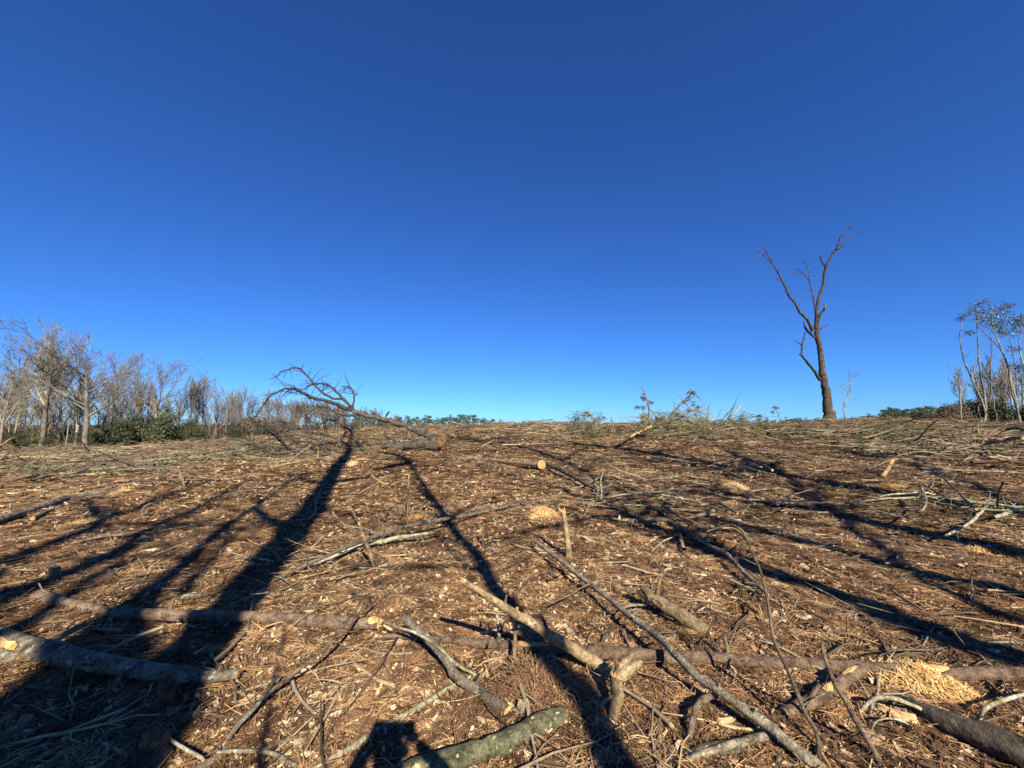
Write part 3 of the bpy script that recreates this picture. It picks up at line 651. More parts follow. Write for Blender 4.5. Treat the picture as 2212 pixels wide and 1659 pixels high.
limb('stick', 'thin upright hooked twig right of the long slanting shadow', 'twig', 'D', [(1829, 1370), (1829, 1345), (1833, 1325), (1847, 1319)], (2.5, 2.5, 2, 2), (.0, .12, .2, .22), 'tan', n=5)
# heap of golden shavings
M['mound'] = varied('needle_clump', [(0, (.24, .14, .07)), (1, (.26, .15, .075))], nscale=45)
def shavings(cx, cy, rx, ry, hh, n, label, cs=(.03, .13), name='shavings_heap', mat='shave', thick=1):
    c = gp(cx, cy); a = pw(rx, c.y); e = abs(gp(cx, cy-ry).y-gp(cx, cy+ry).y)/2
    mb = MB(); rg = random.Random(int(cx)); k = 20
    vs = [c+Vector((0, 0, hh))]; rings = 6
    for i in range(1, rings+1):
        for j in range(k):
            f = i/rings; th = 2*math.pi*j/k; x = c.x+a*f*math.cos(th)*(1+.15*math.sin(3*th+cx)); y = c.y+e*f*math.sin(th)*(1+.15*math.sin(2*th+cy))
            vs.append(Vector((x, y, tz(x, y)+hh*(1-f*f)**1.1*rg.uniform(.8, 1.1)-.02*(f > .95))))
    fs = [(0, 1+j, 1+(j+1) % k) for j in range(k)]+[(1+(i-1)*k+j, 1+i*k+j, 1+i*k+(j+1) % k, 1+(i-1)*k+(j+1) % k) for i in range(1, rings) for j in range(k)]
    mb.add(vs, fs)
    for i in range(n):
        f = rg.random()**.55; th = rg.uniform(0, 6.283); f2 = f*rg.uniform(.9, 1.35); x = c.x+a*f2*math.cos(th)*(1+.15*math.sin(3*th+cx)); y = c.y+e*f2*math.sin(th)*(1+.15*math.sin(2*th+cy))
        z = tz(x, y)+max(0, hh*(1-f*f))+rg.uniform(0, .02)
        d = Vector((rg.gauss(0, 1), rg.gauss(0, 1), rg.gauss(0, .45))).normalized(); s = d.cross(Vector((0, 0, 1))).normalized()*rg.uniform(.0012, .0042)*thick; L = rg.uniform(*cs)
        p = Vector((x, y, z)); u = Vector((0, 0, .002))
        mb.add([p-d*L/2-s, p-d*L/2+s, p+s*1.5+u*2, p-s*1.5+u*2, p+d*L/2+s*.4, p+d*L/2-s*.4], [(0, 1, 2, 3), (3, 2, 4, 5)])
    o = mb.obj(name, [M[mat]], origin=c, smooth=False); tag(o, label, 'wood shavings' if mat == 'shave' else 'pine needles', kind='stuff'); return o
M['shave'] = varied('golden_shavings', [(0, (.60, .36, .13)), (1, (.74, .50, .22))], nscale=60)
shavings(1990, 1492, 78, 36, .10, 3800, 'heap of golden fibrous wood shavings against the dark log at right')
shavings(185, 1135, 34, 14, .06, 900, 'yellow sawdust mound in the left sunlight above a branch shadow')
shavings(900, 1116, 34, 9, .05, 700, 'yellow wood fibre patch behind the split topped stake')
shavings(265, 1063, 24, 7, .06, 500, 'yellow fibre pile at the far end of the grey forked log')
shavings(1172, 1113, 30, 11, .12, 800, 'flat pale yellow chip covered stump top left of the standing broken sapling')
shavings(1590, 1056, 24, 8, .1, 600, 'orange chip covered stump right of centre among thin branches')
shavings(1580, 1092, 16, 6, .06, 300, 'small orange fibre patch below the orange chip covered stump')
shavings(1925, 1050, 30, 8, .07, 600, 'tan splinter pile near the peeled leaning log at right')
shavings(2110, 1195, 20, 8, .05, 300, 'small golden fibre patch at right between two shadows')
shavings(20, 1430, 30, 16, .04, 500, 'golden chips under the thick grey log at the left edge')
shavings(760, 1003, 12, 5, .08, 260, 'pale torn wood fibres at the edge of the big trunk shadow')
shavings(470, 1093, 22, 3, .03, 200, 'thin bright wood sliver pile between the left shadows')
shavings(1146, 1486, 60, 42, .09, 620, 'bristling mound of brown pine needles around a low stump, bottom centre', (.10, .22), 'needle_mound', 'mound', .9)
shavings(1290, 1500, 34, 26, .05, 260, 'brown needle tuft left of the forked splintered stump', (.10, .2), 'needle_mound', 'mound', .9)
shavings(1480, 1540, 50, 30, .03, 260, 'loose brown needle tuft under the slender pole', (.10, .2), 'needle_mound', 'mound', .9)
post('stump', 'low pale rounded stump poking out of the needle mound', 'stump', (1131, 1545), (1129, 1516), 34, 24, 'pale', jag=.3, rough=.15)
# --- middle distance
post('stump', 'pale broken sapling stub with splintered top standing in the centre', 'stump', (1229, 1212), (1218, 1108), 13, 10, 'tan', jag=2.6, lean=.05, rough=.08)
limb('splinter', 'thin white splinter bent off the top of the pale broken sapling stub', 'splinter', 'D', [(1220, 1112), (1214, 1106), (1208, 1100), (1206, 1094)], (6, 5, 3, 1), 0, 'cut', Y=gp(1229, 1212).y+.05, n=5, cap=None, cap0=None)
post('stake', 'leaning broken stick with orange torn tip standing in the branch pile', 'stake', (812, 1233), (776, 1132), 9, 6, 'tan', jag=3.5, lean=-.3)
post('stake', 'thin dark stake with split pale top standing left of centre', 'stake', (878, 1134), (883, 1032), 3.6, 3.2, 'brown', jag=7)
post('stake', 'short dark peg beside the thin split topped stake', 'stake', (874, 1133), (873, 1112), 3.5, 3, 'dark')
post('stake', 'short grey crooked stake right of the centre shadow', 'stake', (1042, 1187), (1044, 1132), 5, 4, 'grey', lean=.1)
post('stake', 'small post with pink torn top by the long branch, centre', 'stake', (1135, 1100), (1135, 1069), 3.5, 3, 'tan', jag=3)
limb('branch', 'long thin grey branch sweeping across the centre under the standing stakes', 'branch', 'D',
     [(590, 1250), (625, 1234), (666, 1214), (700, 1200), (741, 1182), (803, 1158), (840, 1146), (878, 1135), (915, 1126), (953, 1120), (991, 1114), (1050, 1102), (1106, 1090), (1170, 1080), (1226, 1078)],
     (5, 6, 7, 7, 8, 7, 7, 7, 7, 7, 7, 6, 5, 5, 4), (.04, .08, .11, .13, .14, .14, .14, .13, .13, .13, .13, .12, .1, .08, .06), 'grey', tw=14, twl=.7, n=8)
limb('branch', 'whitish lichen log lying beneath the long grey branch, centre left', 'branch', 'D',
     [(655, 1232), (700, 1213), (753, 1190), (803, 1175), (830, 1170), (866, 1162), (935, 1152)], (5, 6, 8, 9, 10, 9, 5), .0, 'pale', tw=4, twl=.4, n=8)
limb('branch', 'grey arched branch crossing behind the leaning orange tipped stick', 'branch', 'D', [(718, 1100), (745, 1128), (790, 1136), (810, 1148), (850, 1156)], (3, 3, 4, 5, 5), (.25, .15, .1, .1, .05), 'grey', n=6, tw=2)
limb('branch', 'thin curved vine like branch rising toward the centre stake', 'branch', 'D', [(749, 1073), (765, 1105), (782, 1132), (830, 1150)], (2.5, 3, 3.5, 4), (.35, .15, .08, .08), 'grey', n=5)
limb('twig', 'bleached splintered stick pair left of the thin dark stake', 'stick', 'D', [(799, 1027), (825, 1045), (851, 1064)], (5, 4, 3), .05, 'cut', n=5)
limb('twig', 'second bleached splinter crossing the first left of the dark stake', 'stick', 'D', [(775, 1071), (800, 1056), (825, 1042)], (2, 3, 3), .02, 'cut', n=5)
limb('twig', 'thin grey branch lying just behind the thin split topped stake', 'branch', 'D', [(835, 1034), (870, 1027), (898, 1024)], (3, 4, 4), .05, 'tan', n=6)
limb('branch', 'bent branch lying over the big trunk shadow', 'branch', 'D', [(553, 1125), (595, 1122), (640, 1125), (672, 1118), (682, 1100), (683, 1083), (695, 1053)], (3, 4, 4, 5, 4, 4, 2), .05, 'grey', n=6, tw=4, twl=.3)
limb('stick', 'brown stick lying level right of the centre shadow', 'stick', 'D', [(1060, 1192), (1085, 1186), (1110, 1178)], (4, 4, 3), .03, 'brown', n=6)
o, P, Q = limb('log', 'lying log with round bright sawn face pointing at the viewer', 'log', 'D',
     [(985, 987), (1040, 990), (1080, 993), (1120, 997), (1169, 1001)], (5, 6, 7, 8, 12), .12, 'brown', cap=None, cap0=None)
c = P[-1]; mb = MB(); rr_ = pw(9.5, c.y); nrm = Vector((.35, -1, .1)).normalized(); uu = Vector((1, .35, 0)).normalized(); vv = nrm.cross(uu)
ring = [c+uu*math.cos(a*math.pi/8)*rr_+vv*math.sin(a*math.pi/8)*rr_*1.0 for a in range(16)]
mb.add([p-nrm*.12 for p in ring]+[p+nrm*.03 for p in ring], [(a, (a+1) % 16, 16+(a+1) % 16, 16+a) for a in range(16)]); mb.obj('log_end_bark', [M['brown']], o)
mb = MB(); mb.add([p+nrm*.035 for p in ring]+[c+nrm*.05], [(a, (a+1) % 16, 16) for a in range(16)]); mb.obj('sawn_face', [M['cut']], o, smooth=False)
for args in [
 ('branch', 'long bare branch from the bent sapling tip down to the right', 'z7', [(1110, 710), (1220, 700), (1330, 710), (1420, 750), (1500, 800), (1600, 860), (1700, 920), (1850, 1000), (1920, 1060), (1970, 1120), (2100, 1240), (2212, 1350)], (4, 9, 7), .14, 'grey', 8, .4),
 ('branch', 'pale branch tapering to a torn white end, right of centre', 'z7', [(1400, 725), (1550, 705), (1640, 685), (1735, 648)], (4, 9), .1, 'tan', 0, 0),
 ('branch', 'thin zigzag branch below the pale torn one', 'z7', [(1240, 720), (1300, 760), (1370, 780), (1490, 790)], (4, 3), .03, 'brown', 2, .2),
 ('branch', 'wavy pale branch right of the standing broken sapling stub', 'z7', [(700, 720), (760, 750), (880, 755), (1030, 770), (1110, 730)], (3, 5), .04, 'pale', 4, .3),
 ('branch', 'white forked branch hanging below the splintered top, centre', 'z7', [(620, 680), (660, 600), (700, 560), (740, 510), (740, 430)], (3, 4.5), .15, 'pale', 4, .35),
 ('branch', 'long curving branch right of the sawn face log', 'z7', [(370, 465), (500, 450), (620, 425), (720, 370), (840, 340), (930, 380), (1000, 430), (1080, 462), (1150, 480), (1400, 492)], (4, 5), .08, 'grey', 8, .5),
 ('branch', 'branch running right from the long curving branch to a bright tip', 'z7', [(1400, 490), (1450, 535), (1500, 570), (1620, 585), (1700, 575), (1780, 565), (1850, 600), (1950, 655)], (5, 5), .06, 'tan', 6, .4),
 ('branch', 'orange brown branch lying past the orange chip covered stump', 'z7', [(1500, 455), (1620, 455), (1700, 480), (1850, 520), (2000, 540), (2100, 580)], (3.5, 5), .06, 'tan', 4, .4),
 ('pole', 'brown curved pole lying beyond the middle shadow at right', 'z7', [(1590, 255), (1680, 255), (1760, 272), (1840, 300), (1920, 335), (1990, 365), (2060, 385)], (5, 6), .1, 'brown', 2, .4),
 ('pole', 'arched thin pole just above the brown curved pole', 'z7', [(1860, 260), (1910, 215), (1990, 190), (2060, 205), (2140, 240), (2250, 290)], (3, 5), .22, 'brown', 1, .4),
 ('branch', 'rough dark limb with torn bark running down from the sawn face log', 'z7', [(290, 250), (400, 300), (480, 335), (560, 385), (640, 430), (720, 465), (800, 505), (870, 545), (950, 600)], (9, 9), .05, 'dark', 12, .5),
 ('branch', 'dark limb continuing downward left of the orange stump', 'z7', [(980, 600), (1060, 625), (1130, 660), (1200, 710)], (6, 5), .04, 'brown', 4, .4),
 ('stick', 'short pale stick hooked upright beside the wavy pale branch', 'z7', [(1075, 755), (1080, 690), (1105, 660)], (3, 3), .1, 'pale', 1, .2),
 ('log', 'short stout grey stick standing in the deep shadow right of centre', 'z7', [(1490, 1000), (1460, 930), (1450, 860), (1450, 830)], (8, 9), .04, 'grey', 0, 0),
 ('branch', 'splintered pale twig touching the short stout grey stick', 'z7', [(1200, 990), (1290, 910), (1370, 870), (1430, 840), (1460, 800)], (3, 4), .1, 'pale', 3, .25),
 ('branch', 'cream forked twig bent like an arrow above the sapling', 'z7', [(1690, 820), (1780, 790), (1870, 775), (1960, 805), (2010, 870)], (3, 4.5), .3, 'cut', 2, .2),
 ('branch', 'dark thin branch reaching the right above the bent sapling', 'z7', [(1880, 985), (1960, 930), (2080, 885), (2260, 850)], (4, 4), .1, 'dark', 3, .3),
 ('stick', 'thin pale stick crossing in front of the tilted pole top', 'z7', [(380, 1390), (500, 1340), (620, 1270), (750, 1215)], (3, 3.5), .2, 'tan', 2, .2),
 ('branch', 'fallen twiggy branch above the short stout log', 'z7', [(1290, 1170), (1360, 1200), (1440, 1260), (1540, 1320)], (5, 4), .05, 'grey', 5, .25),
 ('branch', 'thick grey green end piece attached to the fallen twiggy branch', 'z7', [(1300, 1160), (1340, 1130), (1380, 1125)], (6, 6), .08, 'pale', 0, 0),
 ('branch', 'long faint stick right of the fallen twiggy branch', 'z8', [(220, 1150), (450, 1190), (640, 1250), (850, 1330), (1050, 1400), (1300, 1460)], (3, 4), .04, 'grey', 6, .4),
 ('branch', 'long smooth stick under the peeled limbs at right', 'z8', [(1100, 1110), (1350, 1145), (1600, 1170), (1740, 1160)], (2.5, 3), .03, 'brown', 2, .3),
 ('limb', 'peeled pale green main limb lying at the right edge', 'z8', [(780, 775), (900, 762), (1000, 750), (1150, 747), (1300, 740), (1420, 738), (1500, 742), (1650, 765), (1800, 782), (2000, 803), (2212, 830), (2400, 850)], (3, 8), .25, 'pale', 14, .7),
 ('limb', 'second peeled pale limb under the main one at right', 'z8', [(1370, 762), (1450, 785), (1550, 805), (1700, 830), (1900, 842), (2100, 860)], (4, 6), .18, 'pale', 8, .6),
 ('limb', 'pale limb bending down toward the viewer at the right edge', 'z8', [(1945, 790), (1870, 830), (1810, 890), (1760, 940), (1690, 985), (1600, 1030), (1540, 1060)], (6, 5), .16, 'pale', 6, .6),
 ('limb', 'thick pale limb end leaving the frame at right', 'z8', [(1950, 925), (2040, 895), (2130, 865), (2212, 850), (2400, 820)], (7, 9), .12, 'pale', 3, .5),
 ('limb', 'curved pale shoot hooking down from the peeled limbs', 'z8', [(1310, 640), (1340, 690), (1362, 750), (1358, 810), (1320, 852), (1280, 860)], (4, 4), .3, 'pale', 2, .4),
 ('limb', 'thin pale limb pair lying left of the hooked shoot', 'z8', [(960, 740), (1020, 720), (1120, 710), (1240, 708), (1320, 740)], (3, 4), .2, 'pale', 4, .5),
 ('limb', 'dark green shoot crossing up over the peeled limbs', 'z8', [(1500, 560), (1580, 640), (1680, 730), (1800, 840)], (3, 5), .3, 'moss', 3, .5),
 ('branch', 'bare upright dark sprig in front of the limbs at far right', 'z8', [(1985, 900), (1985, 800), (1995, 720), (2030, 640)], (4, 3), (.05, .3, .55, .8), 'dark', 5, .4),
 ('log', 'peeled pinkish log leaning up among the debris at right', 'z8', [(995, 605), (1020, 560), (1045, 510), (1080, 455)], (8, 7), (.0, .1, .22, .36), 'cut', 0, 0),
 ('pole', 'thin bent pole beyond the leaning peeled log', 'z8', [(860, 505), (960, 465), (1040, 430), (1150, 415), (1390, 414)], (2.5, 3.5), .2, 'tan', 1, .4),
 ('pole', 'long pale pole lying beneath the dark raised limb at far right', 'z8', [(1420, 370), (1600, 380), (1900, 392), (2250, 405)], (4, 4), .15, 'tan', 2, .5),
 ('pole', 'long straight whitish stick lying nearer at far right', 'z8', [(1320, 490), (1500, 505), (1700, 512), (1900, 520), (2150, 530)], (3, 4), .08, 'pale', 1, .4),
 ('limb', 'dark raised limb sloping up to a bright broken end at the right edge', 'z8', [(1440, 362), (1600, 348), (1700, 325), (1800, 300), (1900, 278), (2000, 262), (2110, 240), (2212, 235)], (4, 8), (.1, .8), 'brown', 5, .8),
 ('limb', 'upper dark limb curving to the right edge by the saplings', 'z8', [(1780, 265), (1860, 240), (1950, 205), (2040, 170), (2130, 150), (2250, 170)], (4, 7), (.1, .9), 'brown', 6, .8),
 ('pole', 'brown pole lying far right below the thicket', 'z8', [(1490, 120), (1600, 142), (1720, 165), (1880, 200)], (3, 4), .15, 'tan', 1, .5),
 ('log', 'dark log lying below the standing dead tree', 'z8', [(480, 243), (560, 248), (640, 270), (700, 290), (770, 325)], (3, 6), .1, 'dark', 3, .5),
 ('pole', 'orange pine pole lying right of the dead tree', 'z8', [(480, 215), (620, 205), (740, 188), (860, 168)], (3, 4), .2, 'pine', 1, .5),
 ('limb', 'dead tangled limbs lying along the left tree line', 'r1', [(250, 1450), (420, 1400), (560, 1395), (700, 1370), (900, 1350), (1100, 1325), (1250, 1310), (1400, 1300)], (5, 6), .15, 'grey', 16, 1.0),
 ('limb', 'lower limb of the left tangle catching the light', 'r1', [(540, 1420), (640, 1405), (760, 1395), (900, 1385), (1020, 1360), (1200, 1330), (1350, 1305)], (4, 4), .1, 'pale', 10, .8),
 ('pole', 'bright split pole in the left tangle', 'r1', [(680, 1408), (780, 1400), (940, 1392)], (3, 3), .1, 'cut', 0, 0),
 ('limb', 'thick dark log at the back of the left tangle', 'r1', [(380, 1370), (480, 1362), (600, 1372), (720, 1380)], (8, 9), .05, 'dark', 6, .8),
 ('pole', 'yellow snapped pole leaning at the far left edge', 'r1', [(0, 1190), (60, 1150), (125, 1115)], (4, 4), (.6, 1.0), 'cut', 0, 0),
 ('pole', 'pale stripped stick slanting at the left edge below the yellow pole', 'r1', [(-20, 1310), (20, 1275), (60, 1245)], (4, 4), (.2, .5), 'cut', 0, 0),
 ('limb', 'arched thin branch propped in the left middle ground', 'r1', [(930, 1560), (1080, 1540), (1200, 1500), (1300, 1450), (1405, 1412)], (2, 3), (.0, .3), 'brown', 1, .5),
 ('pole', 'bleached pole leaning on the fallen tree tangle', 'r2', [(485, 1030), (540, 985), (620, 920), (695, 870)], (2.5, 4.5), (.0, .1, .25, .42), 'tan', 0, 0),
 ('stub', 'short tan snag stub standing before the fallen tree', 'r2', [(750, 985), (755, 950), (760, 915)], (5, 4), (-.02, .1, .2), 'tan', 0, 0),
 ('log', 'bright split log raised on the centre right slash pile', 'r3', [(1325, 612), (1400, 575), (1450, 550), (1492, 526)], (4, 6), (.1, .5), 'cut', 0, 0),
 ('log', 'long brown log lying right through the slash pile', 'r3', [(1540, 610), (1650, 590), (1760, 578), (1880, 560)], (3, 4), .25, 'brown', 4, .6),
 ('log', 'dark fallen pine top lying in front of the far slash, right of centre', 'r3', [(1780, 610), (1860, 608), (1940, 618), (2020, 612)], (10, 12), .05, 'dark', 5, .4),
 ('log', 'short pale log end standing in the far slash', 'r3', [(1970, 575), (1960, 545), (1953, 520)], (5, 6), (.0, .15, .35), 'cut', 0, 0),
 ('log', 'dark charred looking log near the dead tree base', 'z8', [(2, 210), (60, 205), (110, 210)], (10, 8), .05, 'dark', 2, .3),
]:
    nm, lab, reg, pts, wd, h, mt, tw, twl = args
    limb(nm, lab, {'stub': 'stump'}.get(nm, nm), reg, pts, (wd[0], wd[-1]) if len(wd) == 2 else [wd[0]]+[wd[1]]*(len(pts)-2)+[wd[2]], h, mt, tw=tw, twl=twl, n=7, cap='cut' if mt != 'dark' else None, cap0=None, wob_=.3, twup=.12)

# ------------------------------------------------------------------ fallen tree
b = gp(955, 975); YB = b.y
ft = empty('fallen_tree', b, 'uprooted looking fallen bare tree with raised crown and brown cut butt', 'fallen tree')
def ftl(name, pts, wid, Y, mat='limb', tw=0, twl=1.0, up=.1, n=8, cap=None, reg='r2', lab=None):
    Y = [YB+y for y in (Y if hasattr(Y, '__len__') else [Y]*len(pts))]
    close = True
    if len(Y) == 2 and len(pts) > 2: Y = [Y[0]+(Y[1]-Y[0])*i/(len(pts)-1) for i in range(len(pts))]
    Y = [min(y, gp(*q).y-.12) for y, q in zip(Y, T(reg, pts))]
    return limb(name, '', None, reg, pts, wid, 0, mat, cap=cap, cap0=None, Y=Y, parent=ft, tw=tw, twl=twl, twup=up, n=n, rough=.08, wob_=.35, seed=len(ft.children), partlabel=lab, jag=.0)
ftl('trunk', [(1860, 835), (1790, 850), (1650, 855), (1500, 868), (1380, 885), (1250, 902), (1100, 918), (1000, 930), (850, 940), (700, 950), (550, 955), (400, 962), (200, 968), (0, 975)], (22, 23, 19, 17, 16, 14, 12, 11, 9, 8, 7, 6, 5, 3), (0, .0, -.05, -.1, -.15, -.2, -.2, -.2, -.2, -.2, -.2, -.2, -.2, -.2), tw=10, twl=1.2)
ftl('stem', [(1790, 845), (1745, 805), (1690, 765), (1620, 735), (1550, 705), (1450, 670), (1350, 642), (1250, 618), (1150, 592), (1090, 578), (1055, 562)], (20, 17, 15, 13, 12.5, 12, 11, 11, 11, 10, 8), (0, .1, .15, .2, .3, .4, .5, .5, .5, .5, .5))
mb = MB(); c = dp(*T('r2', [(1820, 842)])[0], YB-.02); rr_ = pw(13.5, YB); nrm = Vector((.85, -.5, .12)).normalized(); uu = Vector((0, 0, 1)); uu = (uu-nrm*nrm.z).normalized(); vv = nrm.cross(uu)
r0 = [c+(uu*math.cos(a*math.pi/9)*1.15+vv*math.sin(a*math.pi/9))*rr_*random.Random(a).uniform(.88, 1.1) for a in range(18)]
mb.add([p-nrm*.3 for p in r0]+[p+nrm*.12*random.Random(i).uniform(.4, 1.6) for i, p in enumerate(r0)]+[c+nrm*.25], [(a, (a+1) % 18, 18+(a+1) % 18, 18+a) for a in range(18)]+[(18+a, 18+(a+1) % 18, 36) for a in range(18)])
mb.obj('butt_cut', [M['cutbrown']], ft, smooth=False)
B = [
 ([(1070, 570), (950, 522), (880, 497), (800, 470), (720, 450), (650, 420), (600, 395), (550, 380), (500, 370), (450, 378), (400, 405), (350, 430), (310, 480), (270, 540), (235, 590), (200, 640)], (8, 8, 7.5, 7, 6.5, 6, 5.5, 5, 4.5, 4, 3.5, 3.2, 3, 2.5, 2, 1.2), (.5, -1.0), 16),
 ([(1065, 560), (1020, 500), (960, 440), (900, 385), (870, 355), (840, 338), (790, 326), (740, 330), (690, 345), (640, 375), (590, 385)], (6, 5.5, 5, 4.5, 4, 4, 3.5, 3, 2.5, 2, 1.2), (.5, 1.4), 12),
 ([(1045, 525), (960, 460), (900, 460), (830, 430), (780, 390), (730, 345), (720, 325), (690, 290), (650, 250), (620, 215), (600, 197), (540, 191), (490, 210), (430, 230), (410, 260), (350, 290)], (5, 4.5, 4.5, 4.2, 4, 4, 3.8, 3.6, 3.4, 3.2, 3, 2.8, 2.3, 2, 1.5, 1), (.5, .0), 12),
 ([(1050, 540), (1065, 480), (1068, 430), (1060, 395), (1040, 370), (1000, 350), (960, 352)], (4.5, 4, 3.5, 3.2, 2.8, 2, 1), (.5, 1.0), 6),
 ([(1090, 605), (1020, 603), (950, 590), (880, 560), (800, 530), (770, 555), (700, 600), (630, 670)], (6, 5, 4.5, 4, 3.5, 3, 2.5, 1.2), (.5, -.8), 8),
 ([(1085, 615), (1060, 660), (1050, 720), (1062, 785), (1095, 835), (1130, 865)], (5.5, 5, 5, 5.5, 6, 6), (.5, .0), 4),
 ([(1010, 860), (940, 815), (860, 780), (790, 765), (700, 750), (640, 730), (580, 705), (500, 680), (430, 650), (370, 620)], (5, 5, 5, 5, 4.5, 4, 4, 3.5, 2.5, 1.5), (.6, 1.4), 12),
 ([(500, 885), (460, 860), (430, 820), (380, 780), (340, 745), (280, 700), (200, 655), (100, 640)], (4, 4, 4, 3.8, 3.5, 3, 2.2, 1.2), (-.2, -1.2), 10),
 ([(620, 915), (560, 905), (480, 893), (400, 880), (300, 880), (200, 862), (150, 850), (80, 820), (0, 808)], (5, 4.5, 4.5, 4, 4, 3.5, 3.2, 2.5, 1.5), (-.2, -1.0), 9),
 ([(1060, 780), (1030, 730), (980, 700), (920, 665), (850, 640), (760, 690), (700, 740)], (4.5, 4, 4, 3.5, 3, 2, 1.2), (.2, .8), 7),
 ([(700, 955), (600, 965), (450, 972), (300, 968), (120, 960), (20, 940)], (6, 5.5, 5, 4.5, 4, 3), (-.2, -.6), 6),
 ([(900, 905), (840, 880), (780, 830), (700, 800), (600, 770), (500, 780), (350, 800), (240, 850)], (4.5, 4, 3.5, 3.5, 3, 2.5, 2, 1.2), (.3, 1.5), 9),
 ([(760, 930), (690, 880), (600, 850), (520, 800), (480, 760), (400, 720), (330, 700)], (4, 3.8, 3.5, 3, 2.6, 2, 1.2), (0, -.6), 9),
]
B += [([(560, 930), (480, 860), (400, 760), (300, 700), (220, 700)], (4, 3.5, 3, 2, 1), (-.3, -1.4), 8), ([(820, 930), (760, 860), (640, 830), (520, 850), (400, 905)], (4, 3.5, 3, 2, 1), (-.1, -1.0), 8),
 ([(900, 905), (950, 810), (1000, 745), (960, 700)], (3.5, 3, 2.2, 1), (0, .8), 5), ([(1250, 890), (1180, 835), (1110, 800), (1050, 805)], (3.5, 3, 2, 1), (0, .9), 5), ([(1450, 860), (1400, 812), (1345, 790), (1335, 760)], (3.5, 3, 2, 1), (0, .7), 4),
 ([(1600, 845), (1540, 805), (1470, 785)], (3, 2, 1), (0, .7), 3), ([(400, 960), (300, 900), (180, 850), (60, 700)], (4, 3, 2, 1), (-.3, -1.5), 7), ([(300, 965), (150, 930), (20, 900), (-80, 850)], (4, 3, 2, 1), (-.3, -.9), 6)]
for pts, wd, Y, tw in B: ftl('branch', pts, [w_*1.15 for w_ in wd], Y, 'darklimb', tw=tw+12, twl=1.2, up=-.12 if pts[0][1] < 600 else .05, n=6)
ftl('branch_stub', [(1340, 640), (1345, 610), (1355, 590), (1375, 570)], (4, 4, 5, 4), .5, n=6, lab='short snapped stub on the raised stem')
ftl('branch_stub', [(1290, 625), (1290, 600), (1250, 590), (1215, 555)], (3, 3, 2, 1), .5, n=5)

# ------------------------------------------------------------------ standing dead tree
b = gp(1791, 912); YD = b.y
dt = empty('dead_tree', b, 'tall standing dead tree with broken bare limbs on the crest at right', 'tree')
def dtl(name, pts, wid, Y, tw=0, twl=.8, n=9, cap=None, lab=None, mat='snag', jag=0):
    Y = [YD+y for y in (Y if hasattr(Y, '__len__') else [Y]*len(pts))]
    if len(Y) == 2 and len(pts) > 2: Y = [Y[0]+(Y[1]-Y[0])*i/(len(pts)-1) for i in range(len(pts))]
    return limb(name, '', None, 'r4', pts, [w_*.27 for w_ in wid], 0, mat, cap=cap, cap0=None, Y=Y, parent=dt, tw=tw, twl=twl, twup=.2, n=n, rough=.07, wob_=.15, seed=len(dt.children), partlabel=lab, jag=jag)
dtl('trunk', [(768, 1490), (768, 1465), (764, 1420), (757, 1360), (750, 1300), (738, 1240), (727, 1180), (717, 1110), (711, 1050), (704, 990), (697, 940), (685, 905), (678, 880)], (112, 90, 74, 66, 58, 53, 48, 42, 39, 36, 36, 38, 34), 0, n=12)
# buttress roots
for dx, dy in ((-48, 1478), (52, 1482), (20, 1500)): dtl('root', [(762, 1420), (765+dx*.4, 1450), (765+dx, dy)], (40, 34, 14), (0, -.3), n=6)
dtl('branch', [(680, 890), (678, 840), (680, 780), (679, 720), (688, 670), (700, 620), (716, 575), (727, 535), (733, 480), (742, 430), (762, 385), (790, 330), (815, 300), (828, 265), (845, 212), (870, 185), (900, 160), (930, 145), (945, 125)], (34, 28, 26, 24, 23, 21, 20, 19, 19, 18, 17, 17, 14, 11, 10, 9, 8, 7, 4), (0, -1.2), n=8)
dtl('branch', [(818, 300), (850, 262), (890, 232), (930, 207), (980, 192), (1015, 194), (1045, 190)], (9, 8, 7, 6.5, 5.5, 4, 2), (-1.0, -.4), n=6, tw=3, twl=.5)
dtl('branch', [(812, 312), (845, 293), (885, 270)], (9, 8, 6), (-1.0, -1.5), n=6)
dtl('branch', [(745, 432), (730, 408), (712, 380), (708, 350)], (11, 11, 10, 9), (-.7, -1.2), n=6, jag=1)
dtl('branch', [(670, 705), (662, 660), (655, 610), (640, 560), (633, 515), (632, 460), (618, 425), (595, 395), (570, 378)], (15, 13, 11, 10, 9, 8, 7, 5, 3), (-.3, .8), n=7, tw=5, twl=.6)
dtl('branch', [(630, 515), (610, 492), (585, 465), (540, 440), (500, 437)], (9, 8, 7, 4, 2), (.3, .0), n=6, tw=4, twl=.6)
dtl('branch', [(590, 480), (550, 466), (520, 464), (515, 482)], (6, 6, 6, 4), (.2, -.2), n=5, tw=2, twl=.4)
dtl('branch', [(637, 588), (605, 580), (575, 587)], (5, 4, 2), (.1, .3), n=5, tw=2, twl=.4)
dtl('branch', [(683, 850), (688, 800), (702, 755), (725, 722), (736, 705)], (22, 20, 19, 17, 15), (0, -.6), n=8)
dtl('branch', [(736, 708), (737, 690), (735, 668)], (15, 13, 7), -.6, n=7, lab='torn pinkish broken tip of the short limb', mat='pine')
dtl('branch', [(690, 868), (705, 848), (735, 828), (765, 812)], (16, 13, 10, 6), (0, .8), n=6, tw=2, twl=.3)
dtl('branch', [(655, 862), (638, 820), (622, 790), (595, 760), (570, 735), (550, 700), (530, 665), (495, 625), (478, 585), (462, 550), (430, 485), (410, 450), (388, 410), (368, 375), (345, 335), (330, 300), (315, 270), (295, 262)], (27, 24, 23, 21, 20, 18, 17, 16, 14, 14, 12, 11, 10, 9, 8, 7, 5, 3), (0, -1.5), n=8, tw=7, twl=.9)
